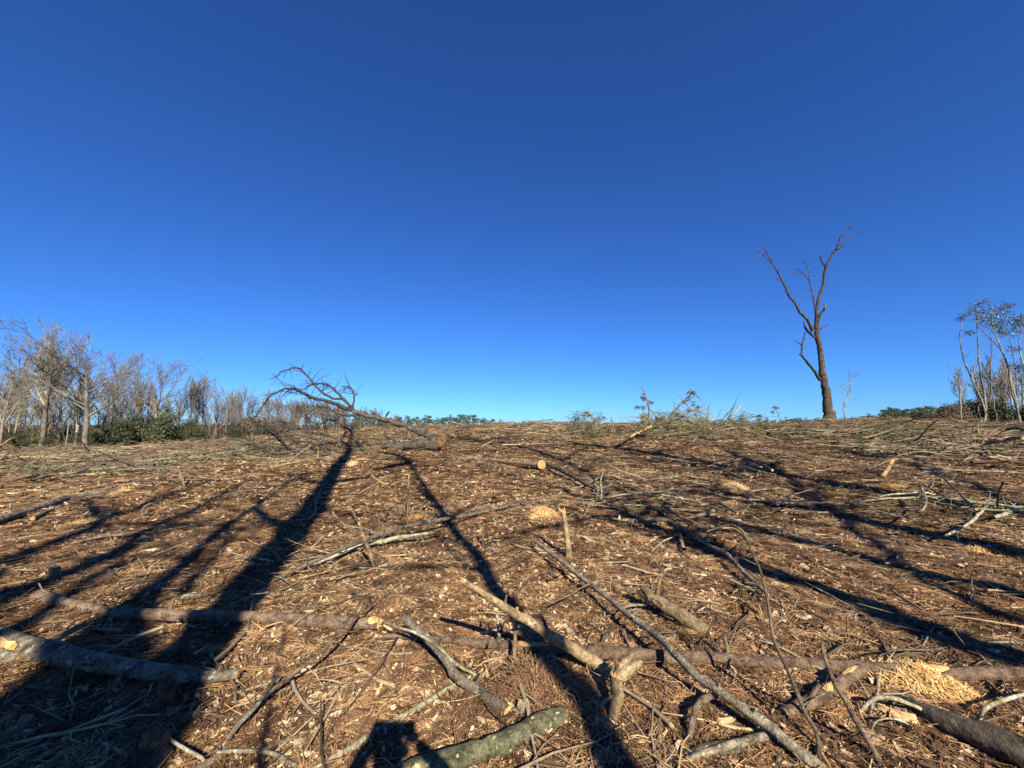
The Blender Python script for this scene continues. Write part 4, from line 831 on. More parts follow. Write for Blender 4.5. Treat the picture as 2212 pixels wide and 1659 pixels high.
dtl('branch', [(380, 402), (350, 372), (320, 345), (295, 330), (270, 316)], (9, 8, 7, 6, 4), (-1.3, -1.0), n=6, tw=6, twl=.8)
dtl('branch', [(345, 335), (310, 330), (275, 350), (255, 355)], (5, 5, 3, 2), (-1.3, -1.6), n=5, tw=4, twl=.6)
dtl('branch', [(437, 515), (415, 507), (398, 499)], (8, 7, 5), -1.0, n=6); dtl('branch', [(497, 612), (480, 602), (464, 593)], (9, 8, 7), -.8, n=6)
dtl('branch', [(528, 642), (548, 632), (568, 622)], (6, 5, 3), -.6, n=6)
dtl('branch', [(672, 905), (640, 880), (610, 850), (598, 825), (593, 797)], (22, 18, 15, 14, 9), (0, .6), n=7, jag=1)
dtl('branch', [(706, 1195), (685, 1165), (655, 1120), (625, 1085), (600, 1055), (580, 1030), (562, 1018)], (24, 22, 20, 19, 17, 15, 8), (0, -.8), n=8, jag=1)
dtl('branch', [(577, 1028), (580, 985), (583, 950), (592, 920), (600, 885), (604, 862)], (16, 14, 13, 12, 10, 6), (-.7, -.4), n=7, tw=2, twl=.4)
dtl('branch', [(580, 957), (560, 942), (532, 926)], (10, 8, 6), (-.6, -.9), n=6)
yl = gp(*T('r3', [(2040, 560)])[0]).y
limb('limb', 'whitish broken limb leaning up against the sky at far centre right', 'limb', 'r3', [(2040, 560), (2080, 515), (2130, 460), (2175, 400), (2208, 355)], (5, 4.5, 4, 3, 2), 0, 'pale', cap=None, cap0=None, Y=yl, tw=5, twl=.9, twup=.1)

# ------------------------------------------------------------------ foliage helpers
def leaf_cloud(mb, cen, rad, n, size, rg, flat=1.0, shell=.5, mat=0, droop=0):
    for _ in range(n):
        v = rdir(rg); r = rg.random()**(1/3*(1-shell)+.001) if shell < 1 else 1
        p = Vector((cen[0]+v.x*rad[0]*r, cen[1]+v.y*rad[1]*r, cen[2]+v.z*rad[2]*r))
        a = rdir(rg); a.z *= flat; 
        if droop: a.z -= droop
        a.normalize(); b_ = a.cross(rdir(rg)).normalized(); s = size*rg.uniform(.5, 1.3)
        mb.add([p-a*s*.6-b_*s*.12, p-a*s*.1-b_*s*.38, p+a*s*.6, p-a*s*.1+b_*s*.38], [(0, 1, 2, 3)], mat)
def clumps(mb, cen, rad, k, n, size, rg, csize=.35, **kw):
    for _ in range(k):
        v = rdir(rg); r = rg.random()**.4; c = (cen[0]+v.x*rad[0]*r, cen[1]+v.y*rad[1]*r, cen[2]+v.z*rad[2]*r)
        q = csize*rg.uniform(.5, 1.4); leaf_cloud(mb, c, (q, q, q*.6), n, size, rg, shell=.2, **kw)

# ------------------------------------------------------------------ trees behind the viewer that cast the long shadows
def caster(label, reg, pts, half, s0, crown=0, base_r=None, twl=1.2, extra=()):
    """trunk whose shadow runs through the given picture points; s0 = its distance behind the viewer along the shadows"""
    rg = random.Random(label)
    def lift(q, s1):
        g = gp(*q); t = (g.dot(AX)-s1)/math.cos(SUN_EL); return g+SUN*t, g
    q = T(reg, pts); P, Q = [], []
    for (x, y), hw in zip(q, half):
        p, g = lift((x, y), s0); P.append(p); Q.append(hw)
    low = P[0] if P[0].z < P[-1].z else P[-1]
    if P[0].z > P[-1].z: P.reverse(); Q.reverse()
    lean = Vector(((P[0].x-P[1].x)*.3, 0, 0)); bs = P[0].copy(); bs.z = 0; bs += lean; bs.z = tz(bs.x, bs.y)-.15
    mid = P[0].lerp(bs, .5)
    br = base_r or Q[0]*1.5
    P = [bs, bs.lerp(mid, .25), mid]+P; Q = [br*1.35, br*1.02, (Q[0]+br)/2]+Q
    P, Q = smoothpath(P, Q, 3); P = wob(P, Q, rg, .15)
    e = empty('bare_tree', bs, label, 'tree', 'bare trees behind the viewpoint')
    mb = MB(); tube(mb, P, Q, 10, rough=.05, rg=rg); mb.obj('trunk', [M['snag']], e)
    if crown or extra:
        mb = MB()
        twigs_on(mb, P, Q, crown, twl*2.2, rg, .15, sides=5, thin=.45, f0=.6, sub=2)
        for j in range(crown):
            i = int(len(P)*rg.uniform(.62, .98)); i = min(i, len(P)-1)
            ax = AX.cross(Vector((0, 0, 1)))*rg.choice((-1, 1)); d = (ax*rg.uniform(.5, 1)+Vector((0, 0, rg.uniform(.2, .9)))+rdir(rg)*.3).normalized()
            L = twl*rg.uniform(1.2, 3); pp = [P[i]]; rr = [Q[i]*rg.uniform(.3, .6)]
            for m in range(5): d = (d+rdir(rg)*.2).normalized(); pp.append(pp[-1]+d*L/5); rr.append(rr[0]*(1-.75*(m+1)/5))
            tube(mb, pp, rr, 5, rg=rg); twigs_on(mb, pp, rr, 7, L*.45, rg, .1, sides=4, thin=.6, sub=3)
        for epts, ehw in extra:
            pp = [lift(z, s0)[0] for z in T(reg, epts)]
            pp, rr = smoothpath(pp, list(ehw), 3); tube(mb, pp, rr, 6, rg=rg); twigs_on(mb, pp, rr, 6, 1.0, rg, .1, sub=1)
        if mb.f: mb.obj('crown', [M['snag']], e)
    return e
caster('broad trunked tree behind the viewpoint casting the widest shadow to the fallen tree', 'D',
       [(250, 1659), (320, 1560), (388, 1456), (455, 1370), (520, 1294), (590, 1205), (624, 1161), (661, 1121), (696, 1070), (726, 1016), (745, 990), (758, 972)],
       (.25, .25, .245, .245, .24, .24, .235, .235, .25, .24, .22, .2), -5.0, crown=5)
caster('forked tree behind the viewpoint casting the shadow beside the widest one', 'D',
       [(60, 1640), (110, 1540), (180, 1456), (240, 1380), (310, 1305), (352, 1265), (400, 1226), (440, 1185), (490, 1145), (548, 1102), (618, 1049), (665, 1020)],
       (.36, .36, .33, .24, .16, .11, .10, .09, .09, .08, .07, .05), -6.5, crown=5, extra=[([(400, 1290), (437, 1240), (480, 1190), (520, 1150)], (.07, .06, .05, .03))])
caster('leaning tree behind the viewpoint casting the uppermost left shadow', 'D',
       [(-160, 1300), (-60, 1250), (0, 1224), (75, 1196), (150, 1168), (205, 1145), (235, 1122), (300, 1102), (340, 1080), (400, 1060), (450, 1037)],
       (.17, .15, .14, .13, .12, .12, .11, .10, .10, .08, .05), -8, crown=4, extra=[([(222, 1124), (205, 1105), (192, 1080)], (.09, .08, .05))])
caster('slender tree behind the viewpoint casting the second left shadow', 'D',
       [(-160, 1370), (-60, 1322), (0, 1296), (75, 1275), (150, 1246), (225, 1208), (300, 1167), (337, 1144), (425, 1101), (475, 1072), (528, 1043)],
       (.22, .21, .20, .18, .14, .12, .11, .10, .09, .08, .05), -7, crown=4, extra=[([(225, 1222), (290, 1188), (350, 1153), (425, 1115), (470, 1095)], (.05, .06, .06, .05, .04))])
caster('thin tree behind the viewpoint casting the faint lower left edge shadow', 'D',
       [(-100, 1460), (0, 1395), (100, 1330), (160, 1290), (225, 1245), (290, 1210)], (.12, .12, .10, .09, .08, .04), -9, crown=2)
caster('bare tree behind the viewpoint casting the centre shadow', 'D',
       [(1345, 1700), (1318, 1644), (1293, 1594), (1268, 1531), (1231, 1481), (1168, 1425), (1131, 1356), (1090, 1302), (1053, 1252), (1028, 1202), (993, 1165), (963, 1120), (928, 1070), (903, 1032), (886, 1002)],
       (.10, .095, .095, .09, .10, .10, .09, .09, .085, .085, .08, .08, .075, .07, .06), -3.6, crown=9, twl=1.5, base_r=.13,
       extra=[([(930, 1085), (915, 1070), (898, 1052), (890, 1030)], (.05, .05, .04, .03)), ([(886, 1002), (850, 1008), (805, 1018)], (.2, .22, .1)), ([(886, 1002), (860, 985), (820, 978)], (.15, .15, .08))])
caster('straight tree behind the viewpoint casting the long shadow right of the slender pole', 'D',
       [(2260, 1452), (2212, 1436), (2147, 1419), (2084, 1399), (2020, 1384), (1959, 1359), (1909, 1340), (1859, 1311), (1784, 1286), (1734, 1266), (1659, 1246), (1606, 1227), (1556, 1200), (1493, 1172), (1448, 1155), (1368, 1125), (1323, 1102), (1236, 1070), (1180, 1052), (1106, 1035)],
       (.17, .17, .165, .16, .16, .15, .15, .15, .15, .14, .14, .13, .13, .12, .11, .10, .09, .07, .06, .04), -4, crown=6, base_r=.2)
caster('tall tree behind the viewpoint casting the shadow under the right debris', 'D',
       [(2300, 1315), (2212, 1294), (2100, 1266), (1984, 1243), (1884, 1217), (1809, 1192), (1721, 1173), (1659, 1155), (1600, 1138), (1541, 1124), (1460, 1100), (1380, 1070)],
       (.14, .14, .13, .13, .12, .12, .11, .11, .10, .09, .07, .05), -6, crown=6)
caster('crooked tree behind the viewpoint casting the shadow past the peeled limbs', 'D',
       [(2300, 1218), (2212, 1200), (2134, 1184), (2059, 1167), (1984, 1152), (1896, 1137), (1834, 1121), (1784, 1110), (1746, 1101), (1659, 1091), (1606, 1076), (1500, 1052), (1420, 1040)],
       (.24, .23, .22, .21, .2, .19, .19, .17, .15, .14, .12, .1, .05), -5, crown=6)
caster('stout tree behind the viewpoint casting the dark band in the right middle ground', 'D',
       [(2260, 1125), (2150, 1104), (2040, 1085), (1980, 1076), (1884, 1060), (1760, 1042), (1659, 1024), (1581, 1011), (1506, 999), (1406, 982), (1323, 968), (1240, 958)],
       (.17, .17, .17, .17, .2, .2, .22, .24, .26, .28, .26, .2), -6, crown=16, twl=2.0)
caster('tree far behind the viewpoint casting the shadow band beside the fallen butt', 'D',
       [(1500, 1160), (1420, 1110), (1330, 1060), (1240, 1010), (1160, 975), (1080, 958), (1000, 952)],
       (.07, .07, .08, .10, .13, .16, .12), -7, crown=16, twl=2.2)
caster('leafy crowned tree behind the viewpoint shading the right middle ground', 'D',
       [(2260, 1375), (2150, 1330), (2040, 1285), (1950, 1240), (1850, 1160), (1800, 1110), (1720, 1060), (1640, 1000), (1560, 975)],
       (.07, .07, .07, .07, .08, .08, .09, .12, .1), -8, crown=14, twl=2.0)
caster('tall tree behind the viewpoint shading the far right ground', 'D',
       [(2600, 1330), (2400, 1200), (2260, 1130), (2100, 1050), (1980, 1010), (1850, 985), (1750, 968)], (.13, .13, .13, .12, .12, .1, .08), -6, crown=12, twl=2.0)
caster('thin sapling just behind the viewpoint casting the narrow upright shadow', 'D',
       [(560, 1700), (565, 1659), (588, 1531), (603, 1444), (618, 1369), (625, 1330)], (.02, .018, .016, .014, .011, .006), -1.4)

# ------------------------------------------------------------------ person taking the picture (seen only as a shadow)
def skin_obj(name, joints, bones, mat, parent, sub=1, root=0):
    me = bpy.data.meshes.new(name); me.from_pydata([j[0] for j in joints], bones, [])
    me.materials.append(mat); o = bpy.data.objects.new(name, me); sc.collection.objects.link(o); o.parent = parent
    md = o.modifiers.new('skin', 'SKIN'); md.use_smooth_shade = True
    for sv, j in zip(me.skin_vertices[0].data, joints): sv.radius = (j[1], j[1] if len(j) < 3 else j[2]); sv.use_root = False
    me.skin_vertices[0].data[root].use_root = True
    md = o.modifiers.new('sub', 'SUBSURF'); md.levels = sub+1; md.render_levels = sub+1
    return o
def plain(name, c, rough=.8):
    m, t, b_ = newmat(name); tc = t.nodes.new('ShaderNodeTexCoord'); n = noise_n(t, tc.outputs['Object'], 25, 4)
    t.links.new(mixc(t, .35, c, ramp_out(t, n.outputs[0], [(.3, tuple(x*.6 for x in c)), (.7, tuple(x*1.3 for x in c))])), b_.inputs['Base Color']); b_.inputs['Roughness'].default_value = rough; return m
M['skin'] = plain('skin', (.42, .25, .18), .6); M['jacket'] = plain('jacket_cloth', (.10, .13, .10)); M['trousers'] = plain('denim', (.06, .08, .14)); M['boot'] = plain('boot_leather', (.09, .05, .03)); M['phone'] = plain('phone_shell', (.03, .03, .035), .3)
PL = Vector((0.10, -.27, tz(0, -.27)))
pe = empty('person', PL, 'person in a jacket holding up a phone, seen only as the bottom centre shadow', 'person')
pe.scale = (1.06,)*3
V = Vector
HZ = (HC-PL.z)/1.06; HY = .25/1.06          # the phone in the person's own frame
J = [(V((0, -.05, .96)), .15, .11), (V((0, -.05, 1.12)), .145, .10), (V((0, -.04, 1.30)), .17, .105), (V((0, -.02, 1.42)), .11, .08), (V((0, .0, 1.50)), .055, .055), (V((0, .03, 1.58)), .078, .088), (V((0, .03, 1.66)), .076, .092), (V((0, .02, 1.72)), .05, .06),
     (V((-.19, -.02, 1.40)), .058), (V((-.27, .10, 1.25)), .047), (V((-.20, .21, 1.43)), .04), (V((-.15, HY-.02, HZ-.07)), .026), (V((.19, -.02, 1.40)), .058), (V((.30, .08, 1.22)), .047), (V((.20, .20, 1.42)), .042), (V((.075, HY-.02, HZ-.07)), .026),
     (V((-.10, -.04, .88)), .095), (V((-.12, .02, .50)), .062), (V((-.13, -.03, .12)), .042), (V((-.14, .08, .045)), .04, .035), (V((.10, -.04, .88)), .095), (V((.12, .02, .50)), .062), (V((.14, -.03, .12)), .042), (V((.16, .08, .045)), .04, .035)]
Bn = [(0, 1), (1, 2), (2, 3), (3, 4), (4, 5), (5, 6), (6, 7), (2, 8), (8, 9), (9, 10), (10, 11), (2, 12), (12, 13), (13, 14), (14, 15), (0, 16), (16, 17), (17, 18), (18, 19), (0, 20), (20, 21), (21, 22), (22, 23)]
skin_obj('body', J, Bn, M['skin'], pe)
skin_obj('jacket', [(j[0], j[1]*1.16+.008, (j[2] if len(j) > 2 else j[1])*1.16+.008) for j in J[:4]]+[(j[0], j[1]*1.3+.008) for j in J[8:11]+J[12:15]],
         [(0, 1), (1, 2), (2, 3), (2, 4), (4, 5), (5, 6), (2, 7), (7, 8), (8, 9)], M['jacket'], pe)
skin_obj('trousers', [(V((0, -.05, .95)), .165, .125)]+[(j[0], j[1]*1.15+.01) for j in (J[16], J[17], J[18], J[20], J[21], J[22])], [(0, 1), (1, 2), (2, 3), (0, 4), (4, 5), (5, 6)], M['trousers'], pe)
for s_ in (-1, 1): skin_obj('boot', [(V((s_*.14, -.06, .05)), .05, .05), (V((s_*.15, .05, .045)), .05, .042), (V((s_*.165, .15, .035)), .04, .03)], [(0, 1), (1, 2)], M['boot'], pe)
skin_obj('hair', [(V((0, .0, 1.70)), .092, .102), (V((0, -.03, 1.64)), .085, .075)], [(0, 1)], M['boot'], pe)
for s_, wx in ((-1, -.15), (1, .075)):
    wv = V((wx, HY-.02, HZ-.07)); palm = V((wx-s_*.018, HY-.012, HZ-.045)); jn = [(wv, .024), (palm, .032, .018)]; bn = [(0, 1)]
    for k in range(4):
        a = palm+V((s_*.01, .012, .032-.02*k)); jn += [(a, .009), (a+V((-s_*.012, .024, .004)), .0085), (a+V((-s_*.02, .020, .003)), .007)]; m = len(jn); bn += [(1, m-3), (m-3, m-2), (m-2, m-1)]
    jn += [(palm+V((-s_*.01, -.015, -.02)), .011), (palm+V((-s_*.035, -.012, -.012)), .009)]; m = len(jn); bn += [(1, m-2), (m-2, m-1)]
    skin_obj('hand', jn, bn, M['skin'], pe)
def face(name, pts, rad, mat):
    mb = MB(); tube(mb, [PL+V(p) for p in pts], rad, 8); mb.obj(name, [M[mat]], pe)
for s_ in (-1, 1): face('eye', [(s_*.03, .112, 1.645), (s_*.03, .12, 1.645), (s_*.03, .124, 1.645)], [.012, .009, .001], 'phone')
face('nose', [(0, .10, 1.645), (0, .135, 1.60), (0, .11, 1.595)], [.008, .015, .008], 'skin'); face('mouth', [(-.025, .112, 1.565), (0, .122, 1.563), (.025, .112, 1.565)], [.003, .006, .003], 'skin')
for s_ in (-1, 1): face('ear', [(s_*.078, .02, 1.60), (s_*.092, .015, 1.63), (s_*.08, .02, 1.66)], [.008, .016, .008], 'skin')
mb = MB(); a, b_, z0, z1 = -.03, .165, HC-.07, HC+.012
vs = [V((x, y, z)) for y in (-.028, -.019) for x, z in ((a, z0+.008), (a+.008, z0), (b_-.008, z0), (b_, z0+.008), (b_, z1-.008), (b_-.008, z1), (a+.008, z1), (a, z1-.008))]
mb.add(vs, [tuple(range(8)), tuple(range(15, 7, -1))]+[(k, k+8, (k+1) % 8+8, (k+1) % 8) for k in range(8)])
o = mb.obj('phone', [M['phone']], origin=(0, -.024, HC), smooth=False); tag(o, 'dark phone held up in both hands at the viewpoint', 'phone')

# ------------------------------------------------------------------ the wood on the left
def tree_variant(seed, H, r, spec, mats, ntr=2):
    rg = random.Random(seed); mbs = [MB(), MB(), MB()]
    d = Vector((rg.uniform(-.06, .06), rg.uniform(-.05, .05), 1))
    grow(mbs, Vector((0, 0, -.3)), d, H*spec.get('tf', .5), r, 0, rg, spec)
    top = max(v.z for m in mbs for v in m.v); k_ = 13.4/top if H > 10 else 7.6/top
    for m in mbs: m.v = [Vector((v.x*k_, v.y*k_, v.z*k_)) for v in m.v]
    cr = MB()
    
    for m in mbs[1:]: cr.add(m.v, m.f, 0)
    return mbs[0].mesh('trunk', [M[mats[0]]]), cr.mesh('crown', [M[mats[1]]])
SP = dict(max=4, kids=[11, 7, 7, 5], ratio=[.92, .58, .55, .55], up=.10, wig=.16, ang=40, first=.28, rk=.66, rmin=.0115, taper0=.42, taper=.38)
SP2 = dict(SP, kids=[12, 6, 6, 5], ang=28, first=.45, up=.16, ratio=[.72, .58, .55, .5])
SP3 = dict(SP, kids=[8, 7, 6, 6], ang=44, first=.38, up=.09, ratio=[1.05, .6, .55, .5])
SP4 = dict(SP, kids=[9, 6, 5], max=3, ang=28, first=.4, up=.15, ratio=[.4, .5, .5])
TV = [tree_variant(1, 14, .16, SP, ('forest', 'twig')), tree_variant(2, 14, .16, SP2, ('forest', 'twig')), tree_variant(3, 14, .19, SP3, ('forest', 'twigred')),
      tree_variant(4, 14, .15, SP2, ('forest', 'twigred')), tree_variant(5, 14, .17, SP3, ('forest', 'twig')), tree_variant(6, 14, .15, SP, ('forest_w', 'twig'))]
SV = [tree_variant(11, 8, .06, SP4, ('forest_w', 'twig')), tree_variant(12, 8, .05, SP4, ('forest', 'twigred')), tree_variant(13, 8, .07, SP4, ('forest_w', 'twig'))]
def put_tree(v, loc, s, rz, label, group, name='bare_tree', cat='tree', tilt=0):
    e = empty(name, loc, label, cat, group, rz); e.scale = (s, s, s) if not hasattr(s, '__len__') else s
    if tilt: e.rotation_euler.x = tilt
    for me, nm in zip(v, ('trunk', 'crown')):
        o = bpy.data.objects.new(nm, me); sc.collection.objects.link(o); o.parent = e
    return e
def tree_at(v, px, base_y, top_y, Y, rz, label, group, wide=1.0, **kw):
    """stand a tree at picture column px; base_y only documents where its foot shows"""
    a = dp(px, 915, Y); z = tz(a.x, Y); top = dp(px, top_y, Y).z; hgt = top-z; s = hgt/(13.4 if v in TV else 7.6)
    return put_tree(v, (a.x, Y, z), (s*wide, s*wide, s), rz, label, group, **kw)
G1 = 'bare trees at the edge of the left wood'
for px, top, Y, v, wd, lab in [
 (5, 745, 44, 0, 1, 'grey bare tree half cut by the left frame edge'), (46, 780, 52, 3, 1, 'thin bare tree between the frame edge and the first tall crown'),
 (95, 693, 44, 1, 1.25, 'tall pale bare tree with an upright crown, first tall one from the left'), (132, 745, 50, 3, .9, 'slim bare tree squeezed right of the first tall crown'),
 (168, 712, 45, 5, .95, 'white trunked tall tree standing left of the wide crowned one'), (190, 706, 43, 4, 1.35, 'widest crowned tall bare tree with two pale stems at left'),
 (255, 745, 52, 2, .9, 'reddish twiggy tree behind the right side of the widest crown'), (222, 790, 55, 0, .9, 'mid height bare tree behind the white trunks'),
 (290, 800, 50, 3, .9, 'short bare tree in the dip right of the widest crown'), (346, 757, 46, 2, 1.0, 'dark trunked spreading tree standing alone above the evergreens'),
 (318, 810, 54, 1, .8, 'small bare tree left of the dark trunked one'), (385, 800, 52, 4, .8, 'bushy bare tree right of the dark trunked one'),
 (412, 790, 50, 1, 1, 'tall stemmed bare tree in the middle of the left wood'), (440, 808, 52, 3, .9, 'leaning topped bare tree past the middle of the left wood'),
 (466, 812, 54, 0, .9, 'pale twiggy tree in the right half of the left wood'), (492, 826, 54, 5, .85, 'pale stemmed tree near the right end of the left wood'),
 (518, 826, 56, 1, .85, 'fine twigged round tree near the right end of the left wood'), (545, 836, 58, 4, .8, 'low round bare tree behind the fallen crown'),
 (572, 842, 60, 0, .8, 'last full bare tree at the right end of the left wood'), (598, 858, 66, 3, .8, 'small tree at the very end of the left wood'),
 (70, 790, 56, 5, .8, 'white stemmed tree deep behind the first tall crown'), (20, 820, 60, 2, .9, 'low dark bare tree in the left corner of the wood')]:
    Y = Y-5 if Y < 53 else Y-8
    tree_at(TV[v], px, 965, top, Y, rng.uniform(0, 6.28), lab, G1, wd)
G2 = 'thin pale saplings along the left wood'
for i in range(60):
    px = rng.uniform(-20, 600); f = px/600; tree_at(SV[i % 3], px, 965, rng.uniform(815, 900)+f*20, rng.uniform(38, 50)+f*4, rng.uniform(0, 6.28), 'thin pale sapling among the trees of the left wood', G2, rng.uniform(.7, 1.2), name='sapling', cat='sapling', tilt=rng.uniform(-.12, .12))
# backdrop of the wood: a dense mass nobody could count
mb = MB(); rg = random.Random(77); base = []
for v in (TV[0], TV[3], TV[4]):
    for me in v:
        co = np.empty(len(me.vertices)*3); me.vertices.foreach_get('co', co); fs = [tuple(p.vertices) for p in me.polygons]; base.append((co.reshape(-1, 3), fs))
verts, faces, off = [], [], 0
for i in range(18):
    px = -140+i*43+rg.uniform(-15, 15); Y = rg.uniform(48, 62); a = dp(px, 915, Y); z = tz(a.x, Y); top = dp(px, 800+max(0, px)*.1+rg.uniform(-5, 45), Y).z; s = (top-z)/13.4
    th = rg.uniform(0, 6.28); c_, s_ = math.cos(th)*s, math.sin(th)*s
    for co, fs in base[(i % 3)*2:(i % 3)*2+2]:
        q = np.stack([co[:, 0]*c_-co[:, 1]*s_+a.x, co[:, 0]*s_+co[:, 1]*c_+Y, co[:, 2]*s+z], -1); verts.append(q); faces += [tuple(j+off for j in f) for f in fs]; off += len(q)
me = bpy.data.meshes.new('distant_wood'); me.from_pydata(np.vstack(verts).tolist(), [], faces); me.materials.append(M['twig']); o = bpy.data.objects.new('distant_wood', me); sc.collection.objects.link(o)
tag(o, 'dense grey mass of bare trees deep in the left wood', 'wood', kind='stuff')
mb = MB(); rg = random.Random(78)
for i in range(900):
    px = rg.uniform(-160, 640); Y = rg.uniform(41, 58); a = dp(px, 915, Y); a.z = tz(a.x, Y); h = rg.choice((rg.uniform(1, 2.5), rg.uniform(2, 6)))*(1-.35*max(0, px)/640)
    d = Vector((rg.gauss(0, .15), rg.gauss(0, .15), 1)); P = [a.copy()]; r = rg.uniform(.012, .035)
    for k in range(4): d = (d+rdir(rg)*.12).normalized(); P.append(P[-1]+d*h/4)
    Q = [r, r*.8, r*.6, r*.4, .008]; tube(mb, P, Q, 3, rg=rg); twigs_on(mb, P, Q, 7, h*.35, rg, .3, thin=.6, sub=1)
o = mb.obj('undergrowth', [M['twigred']], origin=(-40, 48, 0)); tag(o, 'grey brown leafless undergrowth filling the left wood between trunks', 'undergrowth', kind='stuff')
# evergreen bushes and undergrowth
def bush_mesh(seed, mat, size=.11, n=34, k=70, rad=(1, 1, .8), name='bush', cs=.42, stems=6):
    rg = random.Random(seed); mb = MB()
    for _ in range(stems):
        d = Vector((rg.uniform(-.5, .5), rg.uniform(-.5, .5), 1)).normalized(); pp = [Vector((0, 0, -.1))]
        for _k in range(4): d = (d+rdir(rg)*.2).normalized(); pp.append(pp[-1]+d*rad[2]*.42)
        tube(mb, pp, [.03, .025, .02, .012, .005], 4, mat=1)
    clumps(mb, (0, 0, rad[2]*.95), rad, k, n, size, rg, csize=cs)
    return mb.mesh(name, [M[mat], M['forest']], smooth=False)
BV = [bush_mesh(31, 'ever'), bush_mesh(32, 'ever', rad=(1.2, 1, 1.0)), bush_mesh(33, 'ever', k=46, rad=(.8, .8, 1.1))]
BR = [bush_mesh(35, 'brush', size=.13, n=16, k=70, stems=16), bush_mesh(36, 'brush', size=.12, n=14, k=70, rad=(1.3, 1, .7), stems=16)]
def put(me, name, loc, s, rz, label, cat, group=None, kind=None):
    o = bpy.data.objects.new(name, me); sc.collection.objects.link(o); o.location = loc; o.scale = s if hasattr(s, '__len__') else (s,)*3; o.rotation_euler.z = rz
    return tag(o, label, cat, group, kind)
for i in range(36):
    px = [10, 40, 100, 250, 300, 330, 370, 430, 230, 205, 460, 500, 540][i % 13]+rng.uniform(-25, 25); Y = rng.uniform(38.5, 46); a = dp(px, 915, Y)
    s = rng.choice((rng.uniform(.4, .8), rng.uniform(.7, 1.35)))*(1.2 if 200 < px < 420 else .75)
    put(BV[i % 3], 'evergreen_bush', (a.x, Y, tz(a.x, Y)), (s, s, s*rng.uniform(.7, 1.5)), rng.uniform(0, 6.28), 'dark evergreen bush growing at the foot of the left wood', 'bush', 'evergreen bushes under the left wood')
for i in range(40):
    px = rng.uniform(-40, 640); Y = rng.uniform(44, 60); a = dp(px, 915, Y); s = rng.uniform(.9, 1.8)
    put(BR[i % 2], 'brush', (a.x, Y, tz(a.x, Y)), (s*1.3, s, s), rng.uniform(0, 6.28), 'brown leafless brush between the trunks of the left wood', 'brush', 'brown brush under the left wood')

# ------------------------------------------------------------------ far tree lines
def far_pine(seed, mat='farpine', round_=True):
    rg = random.Random(seed); mb = MB(); H = 14
    tube(mb, [Vector((0, 0, -1)), Vector((.1, 0, 6)), Vector((0, .1, 13))], [.22, .18, .05], 6, mat=1)
    for _ in range(15):
        z = rg.uniform(6.5, 13.6); w_ = 2.6*(1-((z-10)/5)**2)**.5 if abs(z-10) < 5 else .6; th = rg.uniform(0, 6.28); r = w_*rg.uniform(.3, 1)
        c = Vector((r*math.cos(th), r*math.sin(th), z)); tube(mb, [Vector((0, 0, z-1.2)), c], [.07, .03], 4, mat=1)
        leaf_cloud(mb, c, (1.15, 1.15, .75), 75, .42, rg, shell=.3)
    return mb.mesh('pine_tree', [M[mat], M['brown']], smooth=False)
FP = [far_pine(k) for k in range(41, 46)]
FD = [tree_variant(21, 12, .2, dict(SP, max=3, kids=[9, 7, 6], rmin=.05), ('forest_w', 'forest'))]
def far_row(n, x0, x1, ytop, Y0, Y1, label, group, seed, dens=None, meshes=FP, name='pine_tree'):
    rg = random.Random(seed)
    for i in range(n):
        px = x0+(x1-x0)*(i+rg.random())/n; Y = rg.uniform(Y0, Y1); a = dp(px, 915, Y); z = tz(a.x, Y); yt = ytop(px)+rg.uniform(-2, 9); top = dp(px, yt, Y).z
        s = min(max((top-z)/14, .3), 1.6)
        put(meshes[i % len(meshes)], name, (a.x, Y, top-14*s), (s*rg.uniform(.9, 1.3), s, s), rg.uniform(0, 6.28), label, 'tree', group)
far_row(46, 820, 1135, lambda x: np.interp(x, [820, 900, 960, 1010, 1040, 1070, 1100, 1140], [899, 898, 898, 893, 900, 904, 909, 914]), 150, 190, 'round crowned green pine in the far tree line beyond the crest', 'far pines beyond the crest at centre', 1)
far_row(26, 660, 830, lambda x: 905, 120, 170, 'low dark pine in the far tree line behind the fallen tree', 'far pines behind the fallen tree', 2)
far_row(60, 1840, 2130, lambda x: np.interp(x, [1840, 1900, 1940, 1960, 2000, 2060, 2120], [900, 890, 878, 886, 876, 880, 880]), 95, 130, 'dark green pine in the far tree line right of the dead tree', 'far pines right of the dead tree', 3)
far_row(22, 1640, 1790, lambda x: 902, 110, 140, 'small dark pine in the far tree line left of the dead tree', 'far pines left of the dead tree', 4)
for i in range(20):
    px = rng.uniform(600, 850); Y = rng.uniform(100, 150); a = dp(px, 915, Y); top = dp(px, np.interp(px, [600, 700, 800, 1060], [868, 872, 893, 902])+rng.uniform(-6, 10), Y).z; s = rng.uniform(.6, .9)
    put_tree(FD[0], (a.x, Y, top-11.5*s), s, rng.uniform(0, 6.28), 'far pale bare tree in the haze grey line behind the fallen tree', 'far bare trees behind the fallen tree')

